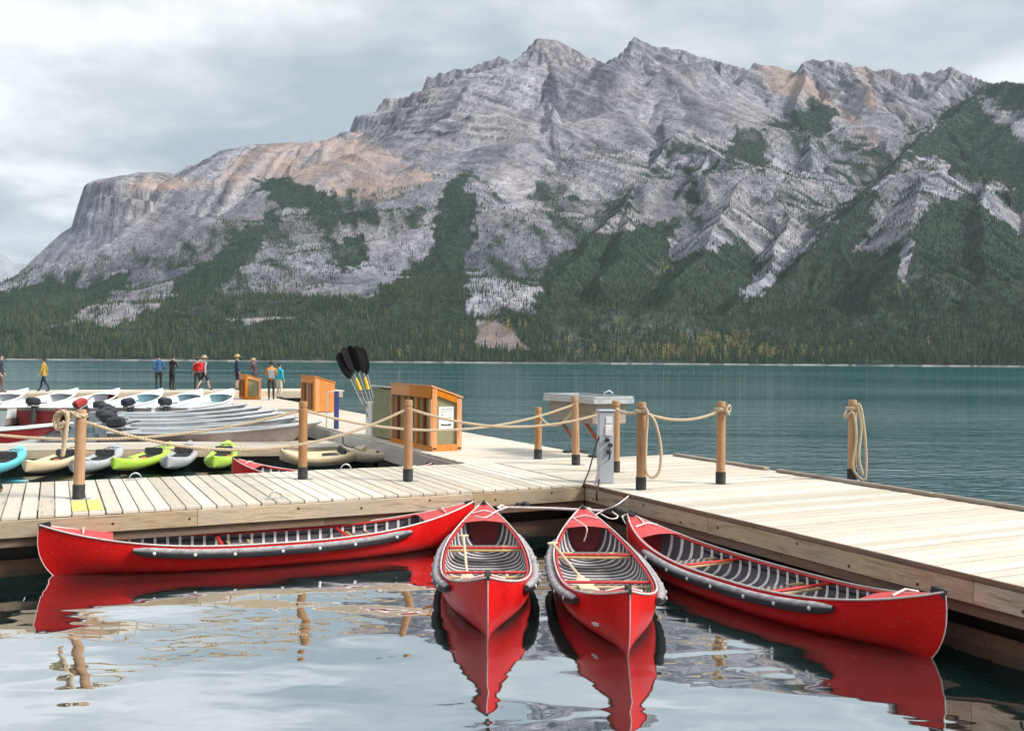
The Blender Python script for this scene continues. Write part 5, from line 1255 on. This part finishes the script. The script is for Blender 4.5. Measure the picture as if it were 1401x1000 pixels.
# ------------------------------------------------------------------ people
SKIN = plain('skin', (0.50, 0.30, 0.21), 0.55, var=0.1, bump=0)
CL = {}
def cloth(c):
    if c not in CL: CL[c] = plain('cloth_%d' % len(CL), c, 0.85, var=0.2, scale=8, bump=0.3)
    return CL[c]
DARKSHOE = plain('dark_shoe', (0.03, 0.025, 0.02), 0.6)
def person(loc, face, height, label, top, legs, stride=0.0, bend=0.0, arms='down', hair=(0.03, 0.02, 0.015), hat=None, shorts=False, shoe=None, long_coat=False):
    """One continuous body grown on a skeleton, coloured by body region; hair or hat as a child. It looks along +Y before turning."""
    k = height / 1.75
    r = empty('person', loc, face, label, 'person', 'visitors on the docks')
    J = {}; E = []; RAD = {}
    def j(n, x, y, z, rr): J[n] = Vector((x, y, z)) * k; RAD[n] = (rr[0] * k, rr[1] * k) if isinstance(rr, tuple) else (rr * k, rr * k)
    b = bend
    j('pelvis', 0, 0, .95, (.15, .11)); j('waist', 0, .02 * b, 1.08, (.135, .10)); j('chest', 0, .10 * b, 1.30, (.165, .115)); j('upper', 0, .13 * b, 1.42, (.13, .09))
    j('neck', 0, .17 * b, 1.51, .052); j('jaw', 0, .22 * b + .015, 1.58, (.066, .075)); j('head', 0, .24 * b + .01, 1.655, (.078, .092)); j('crown', 0, .24 * b, 1.72, (.05, .06))
    E += [('pelvis', 'waist'), ('waist', 'chest'), ('chest', 'upper'), ('upper', 'neck'), ('neck', 'jaw'), ('jaw', 'head'), ('head', 'crown')]
    for s, q in ((-1, 'l'), (1, 'r')):
        st = stride * s
        j('hip' + q, s * .09, 0, .88, .10); j('knee' + q, s * .10, st * .16 + .03, .50, .062); j('calf' + q, s * .10, st * .26 - .02, .32, .056); j('ankle' + q, s * .10, st * .36 - (0.06 if st < 0 else 0), .085, .038)
        j('heel' + q, s * .10, st * .36 - .03, .045, .036); j('toe' + q, s * .115, st * .36 + .15, .035, (.042, .03))
        E += [('pelvis', 'hip' + q), ('hip' + q, 'knee' + q), ('knee' + q, 'calf' + q), ('calf' + q, 'ankle' + q), ('ankle' + q, 'heel' + q), ('heel' + q, 'toe' + q)]
        j('sh' + q, s * .185, .12 * b, 1.41, .066)
        if arms == 'down': ex, wx, hx = (s * .245, -.03 - st * .1, 1.14), (s * .255, .05 - st * .18, .92), (s * .25, .08 - st * .2, .83)
        elif arms == 'pockets': ex, wx, hx = (s * .27, -.06, 1.15), (s * .20, .08, 1.0), (s * .15, .12, .96)
        else: ex, wx, hx = (s * .23, .12 + .1 * b, 1.16), (s * .10, .28 + .1 * b, 1.22), (s * .05, .33 + .1 * b, 1.25)
        j('el' + q, *ex, .052); j('wr' + q, *wx, .036); j('hand' + q, *hx, (.040, .026)); hv = Vector(hx)
        j('finger' + q, hx[0], hx[1] + .03, hx[2] - (.07 if arms != 'front' else -.01), (.026, .016)); j('thumb' + q, hx[0] - s * .035, hx[1] + .03, hx[2] - .02, .012)
        E += [('upper', 'sh' + q), ('sh' + q, 'el' + q), ('el' + q, 'wr' + q), ('wr' + q, 'hand' + q), ('hand' + q, 'finger' + q), ('hand' + q, 'thumb' + q)]
    names = list(J); idx = {n: i for i, n in enumerate(names)}
    me = bpy.data.meshes.new('body'); me.from_pydata([tuple(J[n]) for n in names], [(idx[a], idx[c]) for a, c in E], [])
    o = bpy.data.objects.new('body', me); COL.objects.link(o)
    sk = o.modifiers.new('skin', 'SKIN'); sk.use_smooth_shade = True
    for n in names:
        d = me.skin_vertices[0].data[idx[n]]; d.radius = RAD[n]; d.use_root = (n == 'pelvis')
    o.modifiers.new('sub', 'SUBSURF').levels = 1; o.modifiers['sub'].render_levels = 1
    dg = bpy.context.evaluated_depsgraph_get(); dg.update()
    bm_ = bpy.data.meshes.new_from_object(o.evaluated_get(dg)); bpy.data.objects.remove(o)
    body = bpy.data.objects.new('body', bm_); COL.objects.link(body); body.parent = r
    bm_.materials.clear()
    for m in (cloth(top), cloth(legs), SKIN, shoe or DARKSHOE): bm_.materials.append(m)
    segs = [(J[a], J[c], a, c) for a, c in E]
    for p in bm_.polygons:
        c = p.center; best = None
        for A, B, n1, n2 in segs:
            ab = B - A; t = max(0, min(1, (c - A).dot(ab) / max(1e-9, ab.length_squared))); dd = (c - A - ab * t).length
            if best is None or dd < best[0]: best = (dd, n2, t)
        n2 = best[1]; base = n2.rstrip('lr') if n2[:-1] in ('hip', 'knee', 'calf', 'ankle', 'heel', 'toe', 'sh', 'el', 'wr', 'hand', 'finger', 'thumb') else n2
        base = n2[:-1] if n2[:-1] in ('hip', 'knee', 'calf', 'ankle', 'heel', 'toe', 'sh', 'el', 'wr', 'hand', 'finger', 'thumb') else n2
        mi = {'waist': 0, 'chest': 0, 'upper': 0, 'sh': 0, 'el': 0, 'wr': 0, 'neck': 0, 'jaw': 2, 'head': 2, 'crown': 2, 'hand': 2, 'finger': 2, 'thumb': 2, 'hip': 1, 'knee': 1, 'calf': 2 if shorts else 1, 'ankle': 2 if shorts else 1, 'heel': 3, 'toe': 3}[base]
        if c.z > (0.80 if long_coat else 0.93) * k and base in ('hip', 'waist', 'knee'): mi = 0
        p.material_index = mi
    bm_.polygons.foreach_set('use_smooth', [True] * len(bm_.polygons))
    hc = J['head']
    if hat:
        mb = MB(); mb.lathe([(0.20 * k, 0.005), (0.205 * k, 0.018), (0.11 * k, 0.035 * k), (0.105 * k, 0.11 * k), (0.07 * k, 0.135 * k), (0.01, 0.14 * k)], 18, c=hc + Vector((0, 0, .03 * k)))
        mb.build('sun_hat', cloth(hat), r)
    else:
        mb = MB(); rows = []
        for a in np.linspace(-0.55, PI / 2, 8):
            rows.append([(0.098 * k * math.cos(a) * math.cos(w), 0.108 * k * math.cos(a) * math.sin(w) - 0.016 * k - (0.03 * k if (a < 0.25 and math.sin(w) > 0.1) else 0) * 1.8, 0.118 * k * math.sin(a) + 0.015 * k) for w in np.linspace(0, 2 * PI, 17)[:-1]])
        mb.grid(rows, close_u=True); mb.v = [(x + hc.x, y + hc.y, z + hc.z) for x, y, z in mb.v]
        mb.build('hair', plain('hair_%.3f' % hair[0], hair, 0.7, var=0.3), r)
    # face: nose and ears
    MB().tube([hc + Vector((0, .085 * k, .02 * k)), hc + Vector((0, .112 * k, -.015 * k))], [0.010 * k, 0.017 * k], 6).build('nose', SKIN, r)
    for s in (-1, 1): MB().lathe([(0.004, -.012), (0.02, 0), (0.004, .012)], 8, c=hc + Vector((s * .083 * k, -.005, -.01 * k)), rot=Matrix.Rotation(PI / 2, 3, 'Y')).build('ear', SKIN, r)
    return r
def backpack(loc, face, colr, label, k=1.0):
    r = empty('backpack', loc, face, label, 'backpack')
    MB().box((0, -0.20 * k, 1.22 * k), (0.32 * k, 0.20 * k, 0.46 * k), bev=0.07).build('bag', cloth(colr), r)
    MB().box((0, -0.32 * k, 1.12 * k), (0.24 * k, 0.07 * k, 0.22 * k), bev=0.03).build('front_pocket', cloth(colr), r)
    for s in (-1, 1): MB().tube([(s * .10 * k, -.12 * k, 1.40 * k), (s * .10 * k, .02 * k, 1.49 * k), (s * .11 * k, .14 * k, 1.38 * k), (s * .13 * k, .10 * k, 1.10 * k), (s * .13 * k, -.10 * k, 1.02 * k)], 0.02, 6).build('strap', cloth((0.03, 0.03, 0.03)), r)
Z4 = 1.004
def spot(u, v, z=Z4): return at_z(u, v, z)
def on_cross(u, b=38.6):
    """The point of the cross dock in that direction."""
    x, _ = _cam_xy(u, 534); s = x / F_PX
    ca, sa = math.cos(DOCK_A), math.sin(DOCK_A)
    aa = (s * (CORNER.y + b * ca) - CORNER.x + b * sa) / (ca - s * sa); p = W(aa, b); return Vector((p.x, p.y, Z4))
person(on_cross(60, 38.2), R(100), 1.58, 'person in a mustard yellow jacket walking alone along the far dock', (0.42, 0.27, 0.04), (0.02, 0.025, 0.05), stride=0.7, long_coat=True)
person(on_cross(217), R(20), 1.80, 'person in a bright blue jacket looking out over the lake', (0.03, 0.11, 0.24), (0.02, 0.018, 0.02), stride=0.3, arms='pockets')
person(on_cross(235), R(-25), 1.78, 'person all in black standing next to the blue jacket', (0.016, 0.012, 0.014), (0.015, 0.014, 0.018), arms='front', bend=.3)
p1 = on_cross(270, 38.9); person(p1, R(10), 1.70, 'person with a dark red pack half hidden by the grey-shirted one', (0.30, 0.25, 0.24), (0.025, 0.025, 0.03), stride=0.6, hair=(0.06, 0.035, 0.02)); backpack(p1, R(10), (0.55, 0.02, 0.03), 'red backpack worn by the half-hidden walker', 1.70 / 1.75)
p2 = on_cross(279, 38.2); person(p2, R(-40), 1.74, 'person in grey shirt and black shorts wearing a pale sun hat', (0.34, 0.33, 0.33), (0.02, 0.02, 0.024), stride=0.8, hat=(0.50, 0.40, 0.30), shorts=True); backpack(p2, R(-40), (0.70, 0.03, 0.03), 'bright red backpack on the walker in the pale sun hat', 1.74 / 1.75)
person(on_cross(324, 38.0), R(-60), 1.80, 'person in navy jacket and straw hat standing by the small locker', (0.018, 0.028, 0.07), (0.02, 0.022, 0.035), hat=(0.55, 0.40, 0.20), shorts=True)
person(on_cross(349, 37.6), R(60), 1.62, 'person in straw hat seen over the top of the small locker', (0.08, 0.04, 0.05), (0.05, 0.04, 0.06), hat=(0.52, 0.36, 0.20), bend=.6, arms='front')
p3 = at_z(371, 547, DZ + .004); person(p3, R(15), 1.80, 'person in an orange jacket with a grey pack on the walkway', (0.78, 0.25, 0.03), (0.035, 0.035, 0.03), arms='front', stride=.2); backpack(p3, R(15), (0.28, 0.28, 0.28), 'grey backpack on the person in the orange jacket', 1.0)
person(at_z(382, 545, DZ + .004), R(-30), 1.72, 'person in a turquoise jacket and cream trousers on the walkway', (0.03, 0.42, 0.55), (0.60, 0.55, 0.45))
person(on_cross(1, 37.2), R(-70), 1.74, 'person in a dark striped jacket at the end of the far dock', (0.03, 0.03, 0.05), (0.16, 0.09, 0.09), stride=.3, long_coat=True)
wk = at_z(-9, 676, DZ + .004)
person(wk + Vector((-.40, 0.1, 0)), R(84), 1.76, 'person walking out of the scene along the plank dock, one boot visible', (0.05, 0.06, 0.09), (0.03, 0.03, 0.04), stride=1.35, arms='pockets', shoe=plain('tan_boot', (0.30, 0.19, 0.10), 0.6))
